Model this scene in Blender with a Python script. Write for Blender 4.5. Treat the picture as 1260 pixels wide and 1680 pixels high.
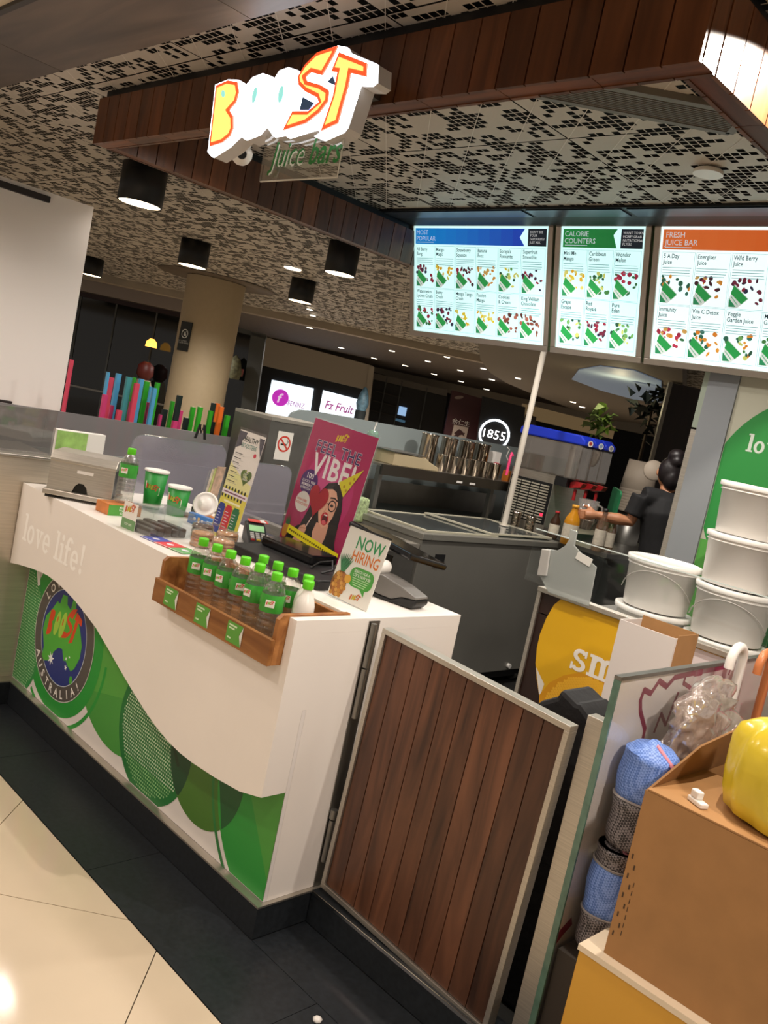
import bpy, bmesh, math, random
from mathutils import Matrix, Vector
random.seed(7)
for o in list(bpy.data.objects): bpy.data.objects.remove(o)
SC = bpy.context.scene
COL = SC.collection
# ------------------------------------------------------------------ camera
FPX = 1431.82; CX, CY = 630.0, 840.0
CAM = Vector((1.78229, -1.67929, 1.63))
YAW, PIT, ROL = [math.radians(a) for a in (43.845, -6.593, 11.988)]
FW = Vector((-math.sin(YAW)*math.cos(PIT), math.cos(YAW)*math.cos(PIT), math.sin(PIT)))
R0 = FW.cross(Vector((0, 0, 1))).normalized(); U0 = R0.cross(FW)
RT = math.cos(ROL)*R0 + math.sin(ROL)*U0; UP = RT.cross(FW)
cd = bpy.data.cameras.new('camera'); cam = bpy.data.objects.new('camera', cd); COL.objects.link(cam)
cam.matrix_world = Matrix(((RT.x, UP.x, -FW.x, CAM.x), (RT.y, UP.y, -FW.y, CAM.y), (RT.z, UP.z, -FW.z, CAM.z), (0, 0, 0, 1)))
cd.sensor_fit = 'VERTICAL'; cd.sensor_height = 24.0; cd.lens = FPX*24.0/1680.0
cd.clip_start = .02; cd.clip_end = 200
SC.camera = cam
# ------------------------------------------------------------------ world, lamps, exposure
SC.view_settings.view_transform = 'Standard'
try: SC.view_settings.look = 'None'
except Exception: pass
SC.view_settings.exposure = 0.0; SC.view_settings.gamma = 1.0
SC.view_settings.use_curve_mapping = False
w = bpy.data.worlds.new('mall_air'); SC.world = w; w.use_nodes = True
w.node_tree.nodes['Background'].inputs[0].default_value = (1.0, .9, .8, 1)
w.node_tree.nodes['Background'].inputs[1].default_value = .36
def lamp(name, typ, loc, energy, col=(1, .8, .6), size=.12, spot=100, blend=.6, target=None):
    l = bpy.data.lights.new(name, typ); l.energy = energy; l.color = col
    if typ == 'AREA': l.shape = 'DISK'; l.size = size
    else: l.shadow_soft_size = size
    if typ == 'SPOT': l.spot_size = math.radians(spot); l.spot_blend = blend
    o = bpy.data.objects.new(name, l); COL.objects.link(o); o.location = loc
    if target is not None:
        o.rotation_euler = (Vector(target)-Vector(loc)).to_track_quat('-Z', 'Y').to_euler()
    return o
WARM = (1, .87, .77); NEUT = (1, .92, .84)
# unseen spots added over the aisle to brighten counter, floor and hoarding
for i, (x, y, e) in enumerate([(-2.0, -1.3, 60), (-2.15, -.75, 34), (-.3, -1.6, 52), (1.15, -1.5, 40), (2.3, -.1, 112), (.4, -3.4, 50), (-1.9, -2.9, 60)]):
    lamp('aisle_fill_spot', 'SPOT', (x, y, 2.585), e, WARM, .07, 150, .5, (x, y, 0))
# unseen spots added under the kiosk ceiling to brighten counter and interior
for i, (x, y, e) in enumerate([(-1.35, .42, 30), (-.4, .5, 28), (.3, .95, 40), (-.8, 1.4, 40)]):
    lamp('kiosk_spot', 'SPOT', (x, y, 2.66), e, NEUT, .05, 150, .5, (x, y, 0))
lamp('kiosk_spot', 'SPOT', (.985, .40, 2.672), 90, (1, .9, .78), .015, 141, .06, (.985, .40, 0))  # spot behind the bright scallop on the right beam
# unseen spots added further back to brighten freezer, worker and partition
for i, (x, y, e) in enumerate([(-.85, 2.9, 95), (-2.0, 2.5, 45), (-1.95, 1.15, 40), (-5.2, 1.3, 40), (-4.6, 4.2, 34)]):
    lamp('rear_fill_spot', 'SPOT', (x, y, 2.64), e, NEUT, .06, 150, .6, (x, y, 0))

# ------------------------------------------------------------------ pixel helpers (frame 1260 x 1680) onto planes of known place
def ray(px, py):
    return RT*((px-CX)/FPX) - UP*((py-CY)/FPX) + FW
def PZ(px, py, z):
    d = ray(px, py); return CAM + d*((z-CAM.z)/d.z)
def PY(px, py, y):
    d = ray(px, py); return CAM + d*((y-CAM.y)/d.y)
def PX(px, py, x):
    d = ray(px, py); return CAM + d*((x-CAM.x)/d.x)
def PD(px, py, dist): return CAM + ray(px, py)*dist

# ------------------------------------------------------------------ materials
def lin(h):
    if not isinstance(h, str): return tuple(h)
    h = h.lstrip('#'); o = []
    for i in (0, 2, 4):
        c = int(h[i:i+2], 16)/255; o.append(c/12.92 if c <= .04045 else ((c+.055)/1.055)**2.4)
    return tuple(o)
MC = {}
def mat(name, col, rough=.5, metal=0.0, em=0.0, emcol=None, noise=0.0, nscale=20, bump=0.0, coat=0.0, trans=0.0, ior=1.45, stretch=None, spec=None):
    if name in MC: return MC[name]
    m = bpy.data.materials.new(name); m.use_nodes = True; nt = m.node_tree; b = nt.nodes['Principled BSDF']
    c = lin(col); b.inputs['Base Color'].default_value = (*c, 1)
    b.inputs['Roughness'].default_value = rough; b.inputs['Metallic'].default_value = metal
    if spec is not None: b.inputs['Specular IOR Level'].default_value = spec
    if coat: b.inputs['Coat Weight'].default_value = coat; b.inputs['Coat Roughness'].default_value = .08
    if trans: b.inputs['Transmission Weight'].default_value = trans; b.inputs['IOR'].default_value = ior
    if em:
        b.inputs['Emission Color'].default_value = (*lin(emcol or col), 1); b.inputs['Emission Strength'].default_value = em
    if noise or bump:
        tc = nt.nodes.new('ShaderNodeTexCoord'); mp = nt.nodes.new('ShaderNodeMapping'); n = nt.nodes.new('ShaderNodeTexNoise')
        n.inputs['Scale'].default_value = nscale; n.inputs['Detail'].default_value = 4
        if stretch: mp.inputs['Scale'].default_value = stretch
        nt.links.new(tc.outputs['Object'], mp.inputs[0]); nt.links.new(mp.outputs[0], n.inputs['Vector'])
        if noise:
            r = nt.nodes.new('ShaderNodeValToRGB')
            r.color_ramp.elements[0].position = .3; r.color_ramp.elements[1].position = .7
            r.color_ramp.elements[0].color = (*[x*(1-noise) for x in c], 1); r.color_ramp.elements[1].color = (*[min(1, x*(1+noise)) for x in c], 1)
            nt.links.new(n.outputs[0], r.inputs[0]); nt.links.new(r.outputs[0], b.inputs['Base Color'])
        if bump:
            bp = nt.nodes.new('ShaderNodeBump'); bp.inputs['Strength'].default_value = bump; bp.inputs['Distance'].default_value = .01
            nt.links.new(n.outputs[0], bp.inputs['Height']); nt.links.new(bp.outputs[0], b.inputs['Normal'])
    MC[name] = m; return m
def clear(name, tint=(.9, .95, .95), gloss=.12, rough=.05, body=0.0, bodycol=(.8, .85, .85)):
    """thin clear plastic or glass: see-through, fresnel gloss, optional milky body"""
    if name in MC: return MC[name]
    m = bpy.data.materials.new(name); m.use_nodes = True; nt = m.node_tree; nt.nodes.clear()
    o = nt.nodes.new('ShaderNodeOutputMaterial'); t = nt.nodes.new('ShaderNodeBsdfTransparent'); g = nt.nodes.new('ShaderNodeBsdfGlossy')
    t.inputs[0].default_value = (*tint, 1); g.inputs[0].default_value = (1, 1, 1, 1); g.inputs['Roughness'].default_value = rough
    fr = nt.nodes.new('ShaderNodeLayerWeight'); fr.inputs[0].default_value = .5
    pw = nt.nodes.new('ShaderNodeMath'); pw.operation = 'POWER'; pw.inputs[1].default_value = 4; nt.links.new(fr.outputs['Facing'], pw.inputs[0])
    ad = nt.nodes.new('ShaderNodeMath'); ad.operation = 'MULTIPLY_ADD'; ad.inputs[1].default_value = .7; ad.inputs[2].default_value = gloss*.3
    nt.links.new(pw.outputs[0], ad.inputs[0])
    mx = nt.nodes.new('ShaderNodeMixShader'); nt.links.new(ad.outputs[0], mx.inputs[0])
    src = t
    if body:
        d = nt.nodes.new('ShaderNodeBsdfDiffuse'); d.inputs[0].default_value = (*bodycol, 1)
        m2 = nt.nodes.new('ShaderNodeMixShader'); m2.inputs[0].default_value = body
        nt.links.new(t.outputs[0], m2.inputs[1]); nt.links.new(d.outputs[0], m2.inputs[2]); src = m2
    nt.links.new(src.outputs[0], mx.inputs[1]); nt.links.new(g.outputs[0], mx.inputs[2]); nt.links.new(mx.outputs[0], o.inputs[0])
    MC[name] = m; return m
def wood(name, c0, c1, axis=2, rough=.4, scale=1.0):
    """long-grained timber; grain runs along the axis, tone varies from piece to piece"""
    if name in MC: return MC[name]
    m = bpy.data.materials.new(name); m.use_nodes = True; nt = m.node_tree; b = nt.nodes['Principled BSDF']
    tc = nt.nodes.new('ShaderNodeTexCoord'); mp = nt.nodes.new('ShaderNodeMapping'); n = nt.nodes.new('ShaderNodeTexNoise'); oi = nt.nodes.new('ShaderNodeObjectInfo')
    s = [13*scale]*3; s[axis] = 1.6*scale; mp.inputs['Scale'].default_value = s
    n.inputs['Scale'].default_value = 1.5; n.inputs['Detail'].default_value = 6; n.inputs['Distortion'].default_value = .8
    cb = nt.nodes.new('ShaderNodeCombineXYZ'); mu = nt.nodes.new('ShaderNodeMath'); mu.operation = 'MULTIPLY'; mu.inputs[1].default_value = 9
    nt.links.new(oi.outputs['Random'], mu.inputs[0])
    for i in range(3): nt.links.new(mu.outputs[0], cb.inputs[i])
    nt.links.new(cb.outputs[0], mp.inputs['Location'])
    nt.links.new(tc.outputs['Object'], mp.inputs[0]); nt.links.new(mp.outputs[0], n.inputs['Vector'])
    r = nt.nodes.new('ShaderNodeValToRGB'); r.color_ramp.elements[0].position = .3; r.color_ramp.elements[1].position = .72
    r.color_ramp.elements[0].color = (*lin(c0), 1); r.color_ramp.elements[1].color = (*lin(c1), 1)
    hs = nt.nodes.new('ShaderNodeHueSaturation'); mr = nt.nodes.new('ShaderNodeMapRange'); mr.inputs[3].default_value = .7; mr.inputs[4].default_value = 1.25
    nt.links.new(oi.outputs['Random'], mr.inputs[0]); nt.links.new(mr.outputs[0], hs.inputs['Value'])
    nt.links.new(n.outputs[0], r.inputs[0]); nt.links.new(r.outputs[0], hs.inputs['Color']); nt.links.new(hs.outputs[0], b.inputs['Base Color'])
    bp = nt.nodes.new('ShaderNodeBump'); bp.inputs['Strength'].default_value = .15; bp.inputs['Distance'].default_value = .004
    nt.links.new(n.outputs[0], bp.inputs['Height']); nt.links.new(bp.outputs[0], b.inputs['Normal'])
    b.inputs['Roughness'].default_value = rough
    MC[name] = m; return m
def pm(c, em=0.0):
    c = lin(c); n = 'print_%02x%02x%02x_%d' % (*[min(255, int(255*x)) for x in c], int(em*10))
    return mat(n, c, .45, em=em)
def weave(name, c0, c1, sc):
    m = mat(name, c0, .5); nt = m.node_tree; tc = nt.nodes.new('ShaderNodeTexCoord'); mp = nt.nodes.new('ShaderNodeMapping'); ck = nt.nodes.new('ShaderNodeTexChecker')
    mp.inputs['Rotation'].default_value = (.6, .5, .78); ck.inputs['Scale'].default_value = sc; ck.inputs['Color1'].default_value = (*lin(c0), 1); ck.inputs['Color2'].default_value = (*lin(c1), 1)
    nt.links.new(tc.outputs['Object'], mp.inputs[0]); nt.links.new(mp.outputs[0], ck.inputs[0]); nt.links.new(ck.outputs[0], nt.nodes['Principled BSDF'].inputs['Base Color']); return m
STEEL = mat('brushed_steel', '#c4beb3', .4, .9, noise=.12, nscale=6, stretch=(1, 1, 60))
STEELD = mat('dull_steel', '#8f8d88', .42, 1, noise=.1, nscale=8)
CHROME = mat('polished_steel', '#d8d6d2', .12, 1)
WHITE = mat('white_solid_surface', '#efe9e2', .35, noise=.02, nscale=3)
BLACK = mat('matt_black', '#0d0d0e', .5)
BLACKG = mat('gloss_black', '#101012', .18)
DARK = mat('dark_void', '#050505', .9)
WPLAS = mat('white_plastic', '#ece8e2', .35)
GREYP = mat('grey_panel', '#8d918f', .45)
TIMB = wood('red_timber_boards', '#4b2914', '#764627', 2, .38)
TIMBX = wood('red_timber_soffit', '#43220f', '#7d4828', 0, .4)
TIMBY = wood('red_timber_soffit_side', '#3a1a0d', '#70391f', 1, .4)
GATEW = wood('gate_timber', '#3b2216', '#6e4630', 2, .38)
OAKW = wood('oak_box_timber', '#7c4a22', '#b27a44', 0, .4)
GLASS = clear('clear_glass', (.98, .99, .985), .06)
ACRYL = clear('clear_acrylic', (.95, .97, .97), .2, .04, .03)
FROST = clear('frosted_acrylic', (.75, .75, .76), .1, .3, .72, lin('#8f8b8b'))

# ------------------------------------------------------------------ mesh helpers
class MB:
    def __init__(s): s.v = []; s.f = []; s.m = []; s.sm = []
    def add(s, vs, fs, mi=0, M=None, smooth=False):
        k = len(s.v)
        s.v += [tuple(M @ Vector(p)) if M else tuple(p) for p in vs]
        for f in fs: s.f.append([k+i for i in f]); s.m.append(mi); s.sm.append(smooth)
        return s
    def box(s, x0, x1, y0, y1, z0, z1, mi=0, M=None):
        v = [(x, y, z) for z in (z0, z1) for y in (y0, y1) for x in (x0, x1)]
        return s.add(v, [(0, 2, 3, 1), (4, 5, 7, 6), (0, 1, 5, 4), (2, 6, 7, 3), (0, 4, 6, 2), (1, 3, 7, 5)], mi, M)
    def prism(s, pts, ax, a, b, mi=0, M=None, mi_side=None):
        def q(p, t): return {'x': (t, p[0], p[1]), 'y': (p[0], t, p[1]), 'z': (p[0], p[1], t)}[ax]
        n = len(pts); ar = sum(pts[i][0]*pts[(i+1) % n][1]-pts[(i+1) % n][0]*pts[i][1] for i in range(n))
        flip = (ar > 0) != (ax != 'y')
        P = list(pts) if not flip else list(reversed(pts))
        lo, hi = min(a, b), max(a, b)
        v = [q(p, lo) for p in P]+[q(p, hi) for p in P]
        s.add(v, [list(reversed(range(n))), list(range(n, 2*n))], mi, M)
        k = len(s.v)-2*n
        for i in range(n):
            j = (i+1) % n; s.f.append([k+i, k+j, k+n+j, k+n+i]); s.m.append(mi if mi_side is None else mi_side); s.sm.append(False)
        return s
    def cyl(s, p0, p1, r0, r1=None, n=20, mi=0, caps=True, M=None):
        r1 = r0 if r1 is None else r1; p0 = Vector(p0); p1 = Vector(p1); d = (p1-p0).normalized()
        a = d.orthogonal().normalized(); b = d.cross(a)
        v = []
        for p, r in ((p0, r0), (p1, r1)):
            v += [p+(a*math.cos(2*math.pi*i/n)+b*math.sin(2*math.pi*i/n))*r for i in range(n)]
        s.add(v, [[i, (i+1) % n, n+(i+1) % n, n+i] for i in range(n)], mi, M, True)
        if caps:
            s.add(v, [list(reversed(range(n))), list(range(n, 2*n))], mi, M)
        return s
    def tube(s, path, r, n=8, mi=0, M=None, rs=None):
        path = [Vector(p) for p in path]; rings = []; up = None
        for i, p in enumerate(path):
            t = (path[min(i+1, len(path)-1)]-path[max(i-1, 0)]).normalized()
            if up is None: up = t.orthogonal().normalized()
            a = (up-t*up.dot(t)); a = a.normalized() if a.length > 1e-6 else t.orthogonal().normalized(); up = a; b = t.cross(a)
            rr = rs[i] if rs else r
            rings.append([p+(a*math.cos(2*math.pi*k/n)+b*math.sin(2*math.pi*k/n))*rr for k in range(n)])
        v = [q for g in rings for q in g]; f = []
        for i in range(len(path)-1):
            for k in range(n): f.append([i*n+k, i*n+(k+1) % n, (i+1)*n+(k+1) % n, (i+1)*n+k])
        s.add(v, f, mi, M, True); e = len(path)-1
        s.add(v, [list(reversed(range(n))), [e*n+k for k in range(n)]], mi, M)
        return s
    def lathe(s, prof, n=24, c=(0, 0, 0), mi=0, M=None, caps=True):
        v = []; f = []
        for (r, z) in prof:
            for k in range(n):
                a = 2*math.pi*k/n; v.append((c[0]+r*math.cos(a), c[1]+r*math.sin(a), c[2]+z))
        for i in range(len(prof)-1):
            for k in range(n): f.append([i*n+k, i*n+(k+1) % n, (i+1)*n+(k+1) % n, (i+1)*n+k])
        s.add(v, f, mi, M, True); e = len(prof)-1
        if caps and prof[0][0] > 1e-5: s.add(v, [list(reversed(range(n)))], mi, M)
        if caps and prof[e][0] > 1e-5: s.add(v, [[e*n+k for k in range(n)]], mi, M)
        return s
    def build(s, name, mats, parent=None, bevel=0.0, sub=0, kind=None, label=None, fix=True):
        me = bpy.data.meshes.new(name)
        V = s.v
        if parent is not None and parent.name in MW:
            I = MW[parent.name].inverted(); V = [tuple(I @ Vector(p)) for p in V]
        me.from_pydata(V, [], s.f)
        mats = mats if isinstance(mats, (list, tuple)) else [mats]
        for m in mats: me.materials.append(m)
        for i, p in enumerate(me.polygons): p.material_index = min(s.m[i], len(mats)-1); p.use_smooth = s.sm[i]
        if fix:
            bm = bmesh.new(); bm.from_mesh(me); bmesh.ops.recalc_face_normals(bm, faces=bm.faces); bm.to_mesh(me); bm.free()
        me.update()
        return finish(name, me, parent, bevel, sub, kind, label)
def finish(name, me, parent=None, bevel=0.0, sub=0, kind=None, label=None):
    o = bpy.data.objects.new(name, me); COL.objects.link(o)
    if parent is not None: o.parent = parent
    else:
        xs = [v.co for v in me.vertices]
        if xs:
            c = Vector(((min(p.x for p in xs)+max(p.x for p in xs))/2, (min(p.y for p in xs)+max(p.y for p in xs))/2, min(p.z for p in xs)))
            me.transform(Matrix.Translation(-c)); o.location = c; MW[o.name] = Matrix.Translation(c)
    if parent is not None: MW[o.name] = MW.get(parent.name, Matrix.Identity(4))
    if bevel:
        b = o.modifiers.new('bevel', 'BEVEL'); b.width = bevel; b.segments = 2; b.limit_method = 'ANGLE'; b.angle_limit = math.radians(50)
    if sub:
        b = o.modifiers.new('sub', 'SUBSURF'); b.levels = sub; b.render_levels = sub
    if kind: o['kind'] = kind
    if label: o['label'] = label
    return o
MW = {}
def thing(name, label, cat, loc=(0, 0, 0), rot=(0, 0, 0), group=None):
    o = bpy.data.objects.new(name, None); COL.objects.link(o); o.empty_display_size = .05
    o.location = loc; o.rotation_euler = rot
    from mathutils import Euler
    MW[o.name] = Matrix.Translation(Vector(loc)) @ Euler(rot).to_matrix().to_4x4()
    return tag(o, label, cat, group)
def tag(o, label, cat, group=None):
    o['label'] = label; o['category'] = cat
    if group: o['group'] = group
    return o
def struct(name, label=None): 
    o = bpy.data.objects.new(name, None); COL.objects.link(o); o['kind'] = 'structure'; MW[o.name] = Matrix.Identity(4); o.empty_display_size = .05
    if label: o['label'] = label
    return o
def skind(o, label=None):
    o['kind'] = 'structure'
    if label: o['label'] = label
    return o
def local(parent):   # parts given in the thing's own coordinates
    return None
def copy_tree(o, parent=None, first=True):
    c = o.copy(); COL.objects.link(c)
    if parent is not None: c.parent = parent
    for ch in list(o.children): copy_tree(ch, c, False)
    return c
def dup(root, loc, label, rotz=0.0, group=None, rot=None):
    c = copy_tree(root); c.location = loc; c.rotation_euler = rot if rot else (0, 0, rotz); c['label'] = label
    if group: c['group'] = group
    return c
ORD = ['first', 'second', 'third', 'fourth', 'fifth', 'sixth', 'seventh', 'eighth', 'ninth', 'tenth', 'eleventh', 'twelfth', 'thirteenth', 'fourteenth', 'fifteenth', 'sixteenth', 'seventeenth', 'eighteenth', 'nineteenth', 'twentieth', 'twenty-first', 'twenty-second', 'twenty-third', 'twenty-fourth']
def rrect(x0, y0, x1, y1, r, n=5):
    p = []
    for cx, cy, a in ((x1-r, y1-r, 0), (x0+r, y1-r, 90), (x0+r, y0+r, 180), (x1-r, y0+r, 270)):
        for i in range(n+1):
            t = math.radians(a+90*i/n); p.append((cx+r*math.cos(t), cy+r*math.sin(t)))
    return p
def ell(cx, cy, a, b=None, n=28, rot=0.0, a0=0, a1=360):
    b = a if b is None else b; c, s = math.cos(rot), math.sin(rot); o = []
    m = n if a1-a0 >= 360 else n+1
    for i in range(m):
        t = math.radians(a0+(a1-a0)*i/n); x, y = a*math.cos(t), b*math.sin(t); o.append((cx+x*c-y*s, cy+x*s+y*c))
    return o
# ------------------------------------------------------------------ lettering and flat print
TXT = {}
def glyphs(s, bold=0.0, shear=0.0, spacing=1.0, line=1.0):
    k = (s, bold, shear, spacing, line)
    if k in TXT: return TXT[k]
    cu = bpy.data.curves.new('t', 'FONT'); cu.body = s; cu.size = 1; cu.offset = bold; cu.shear = shear; cu.space_character = spacing; cu.space_line = line
    cu.resolution_u = 2
    o = bpy.data.objects.new('t', cu); me = bpy.data.meshes.new_from_object(o)
    V = [(v.co.x, v.co.y) for v in me.vertices]; Fc = [tuple(p.vertices) for p in me.polygons]
    bpy.data.objects.remove(o); bpy.data.curves.remove(cu); bpy.data.meshes.remove(me)
    TXT[k] = (V, Fc); return TXT[k]
class PR:
    """flat print: coloured shapes laid on a sheet, (u, v) in metres, lv = ink layer"""
    def __init__(s, step=.0004): s.it = []; s.step = step
    def poly(s, pts, col, lv=1): s.it.append((list(pts), [tuple(range(len(pts)))], col, lv)); return s
    def rect(s, x0, y0, x1, y1, col, lv=1): return s.poly([(x0, y0), (x1, y0), (x1, y1), (x0, y1)], col, lv)
    def circ(s, x, y, r, col, lv=1, n=24): return s.poly(ell(x, y, r, n=n), col, lv)
    def ring(s, x, y, r0, r1, col, lv=1, n=40, a0=0, a1=360):
        A = ell(x, y, r0, n=n, a0=a0, a1=a1); B = ell(x, y, r1, n=n, a0=a0, a1=a1); m = len(A); full = a1-a0 >= 360
        fs = [(i, m+i, m+(i+1) % m, (i+1) % m) for i in range(m if full else m-1)]
        s.it.append((A+B, fs, col, lv)); return s
    def line(s, pts, wd, col, lv=1):
        for a, b in zip(pts, pts[1:]):
            dx, dy = b[0]-a[0], b[1]-a[1]; l = math.hypot(dx, dy) or 1; nx, ny = -dy/l*wd/2, dx/l*wd/2; ex, ey = dx/l*wd*.3, dy/l*wd*.3
            s.poly([(a[0]+nx-ex, a[1]+ny-ey), (a[0]-nx-ex, a[1]-ny-ey), (b[0]-nx+ex, b[1]-ny+ey), (b[0]+nx+ex, b[1]+ny+ey)], col, lv)
        return s
    def text(s, t, x, y, size, col, lv=2, bold=0.0, shear=0.0, align='l', rot=0.0, sx=1.0, width=None, line=1.0, spacing=1.0):
        V, Fc = glyphs(t, bold, shear, spacing, line)
        if not V: return s
        x0 = min(p[0] for p in V); x1 = max(p[0] for p in V)
        if width: sx = width/((x1-x0)*size)
        off = {'l': -x0, 'c': -(x0+x1)/2, 'r': -x1}[align]; c, sn = math.cos(rot), math.sin(rot)
        P = []
        for (a, b) in V:
            a = (a+off)*size*sx; b = b*size; P.append((x+a*c-b*sn, y+a*sn+b*c))
        s.it.append((P, Fc, col, lv)); return s
    def build(s, name, O, U, Vv, parent, em=0.0, label=None):
        """O origin, U and Vv unit vectors of the sheet (world)"""
        O, U, Vv = Vector(O), Vector(U).normalized(), Vector(Vv).normalized(); N = U.cross(Vv)
        vs = []; fs = []; mi = []; mats = []; idx = {}
        for i_, (P, Fc, col, lv) in enumerate(s.it):
            key = (col if isinstance(col, str) else tuple(col))
            if key not in idx: idx[key] = len(mats); mats.append(pm(col, em))
            k = len(vs); vs += [tuple(O+U*p[0]+Vv*p[1]+N*(s.step*(lv+.045*(i_ % 20)))) for p in P]
            ar = 0.0
            for f in Fc:
                g = [k+i for i in f]
                pts = [P[i] for i in f]; ar = sum(pts[i][0]*pts[(i+1) % len(pts)][1]-pts[(i+1) % len(pts)][0]*pts[i][1] for i in range(len(pts)))
                fs.append(g if ar >= 0 else g[::-1]); mi.append(idx[key])
        b = MB(); b.v = vs; b.f = fs; b.m = mi; b.sm = [False]*len(fs)
        return b.build(name, mats, parent, label=label, fix=False)
def inset(pts, d):
    n = len(pts); ar = sum(pts[i][0]*pts[(i+1) % n][1]-pts[(i+1) % n][0]*pts[i][1] for i in range(n)); sg = 1 if ar > 0 else -1
    out = []
    for i in range(n):
        p0, p, p1 = pts[i-1], pts[i], pts[(i+1) % n]
        def nr(a, b):
            dx, dy = b[0]-a[0], b[1]-a[1]; l = math.hypot(dx, dy) or 1; return (-dy/l*sg, dx/l*sg)
        a, b = nr(p0, p), nr(p, p1); k = 1+a[0]*b[0]+a[1]*b[1]
        k = max(k, .45); out.append((p[0]+(a[0]+b[0])/k*d, p[1]+(a[1]+b[1])/k*d))
    return out
def boost(p, x, y, s, cB='#f0502a', cO='#8cc63f', lv=2, fill=None):
    """the juice bar's logo drawn as stencil letters, s = overall width"""
    k = s
    for nm, poly in LOGO.items():
        q = [(x+a*k, y+b*k) for a, b in poly]
        p.poly(q, cO if nm[0] == 'O' else cB, lv)
        if fill: p.poly(inset(q, .022*k), fill, lv+1)
    for nm, poly in LOGOH.items():
        p.poly([(x+a*k, y+b*k) for a, b in poly], cO if nm[0] != 'O' else cB, lv+1)
# traced in the sign's own plane, unit = crop pixels of the sign
_B = [(60, 735), (105, 330), (185, 295), (245, 305), (254, 370), (235, 440), (190, 490), (215, 530), (217, 610), (195, 665), (140, 710)]
_S = [(550, 627), (615, 500), (720, 500), (790, 440), (780, 410), (700, 370), (655, 325), (650, 270), (700, 190), (780, 110), (915, 65), (885, 130), (810, 260), (735, 240), (700, 270), (710, 300), (800, 325), (855, 360), (850, 430), (790, 510), (700, 580)]
_T = [(925, 108), (1110, 180), (1105, 270), (1000, 245), (985, 330), (950, 450), (915, 580), (805, 630), (820, 590), (885, 400), (915, 240), (875, 235)]
_O1 = ell(365, 460, 75, 205, 24, math.radians(14)); _O2 = ell(545, 430, 78, 220, 24, math.radians(14))
_H1 = ell(365, 395, 14, 55, 14, math.radians(12)); _H2 = ell(540, 390, 16, 58, 14, math.radians(10)); _HB = ell(160, 388, 12, 24, 10)
def _n(P): return [((a-60)/1050, (700-b)/1050) for a, b in P]
LOGO = {'B': _n(_B), 'O': _n(_O1), 'O2': _n(_O2), 'S': _n(_S), 'T': _n(_T)}
LOGOH = {'O1': _n(_H1), 'O2': _n(_H2)}
# ================================================================== FLOOR
FLOORM = mat('polished_beige_tile', '#d3c3aa', .12, noise=.05, nscale=2.2, coat=.3)
GROUT = mat('dark_grout', '#2b2622', .8)
fl = MB().box(-30, 8, -8, 34, -.12, -.012).build('floor', GROUT); skind(fl, 'mall floor of polished beige tiles laid diagonally')
def clip(poly, f):
    out = []
    for i in range(len(poly)):
        a, b = poly[i-1], poly[i]; fa, fb = f(a), f(b)
        if fa >= 0: 
            if i == 0 or True: pass
        if (fa >= 0) != (fb >= 0):
            t = fa/(fa-fb); out.append((a[0]+(b[0]-a[0])*t, a[1]+(b[1]-a[1])*t))
        if fb >= 0: out.append(b)
    return out
TS = .665; q = .7071
for i in range(-9, 9):
    for j in range(-9, 9):
        # diagonal grid: s = x+y, d = y-x
        s0 = (-.36+i*TS/q); d0 = (-.027+j*TS/q); g = .0022
        c = [(s0+g, d0+g), (s0+TS/q-g, d0+g), (s0+TS/q-g, d0+TS/q-g), (s0+g, d0+TS/q-g)]
        P = [((s-d)/2, (s+d)/2) for s, d in c]
        P = clip(P, lambda p: -.274-p[1])
        if len(P) < 3 or max(p[0] for p in P) < -3.2 or min(p[0] for p in P) > 3.2 or max(p[1] for p in P) < -3.6: continue
        MB().prism(P, 'z', -.012, 0).build('tile', FLOORM, fl)
BLKT = mat('black_granite_tile', '#24282c', .38, noise=.25, nscale=60, spec=.4)
for i in range(7):
    x0 = -3.05+i*.84
    MB().box(x0, x0+.838, -.27, -.001 if x0 < 2.5 else .3, -.012, .0005).build('border_tile', BLKT, fl)
for i in range(4):
    x0 = -.0+i*.6
    MB().box(x0+.002, x0+.598, .001, .21, -.012, .0005).build('border_tile', BLKT, fl)
MB().box(-6, 3, .21, 8, -.02, -.004).build('kiosk_floor_sheet', mat('dark_vinyl', '#1a1917', .6, noise=.2, nscale=30), fl)
FLF = mat('far_beige_tile', '#cbbba2', .2, noise=.05, nscale=2)
for q4 in ((-26, -3.25, -8, 30), (-3.25, 8, 5.2, 30), (-3.25, 3.25, -8, -3.7), (3.25, 8, -8, 5.2), (-3.25, -2.6, -.26, 5.2)): MB().box(q4[0], q4[1], q4[2], q4[3], -.0118, -.0005).build('floor_sheet', FLF, fl)
# crumb of paper on the black border
o = MB().lathe([(.0, 0), (.012, .002), (.014, .008), (.006, .014), (0, .012)], 7, tuple(PZ(520, 1676, 0.0))).build('paper_scrap', WPLAS); tag(o, 'small crumpled scrap of white paper on the black floor border', 'litter')

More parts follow.
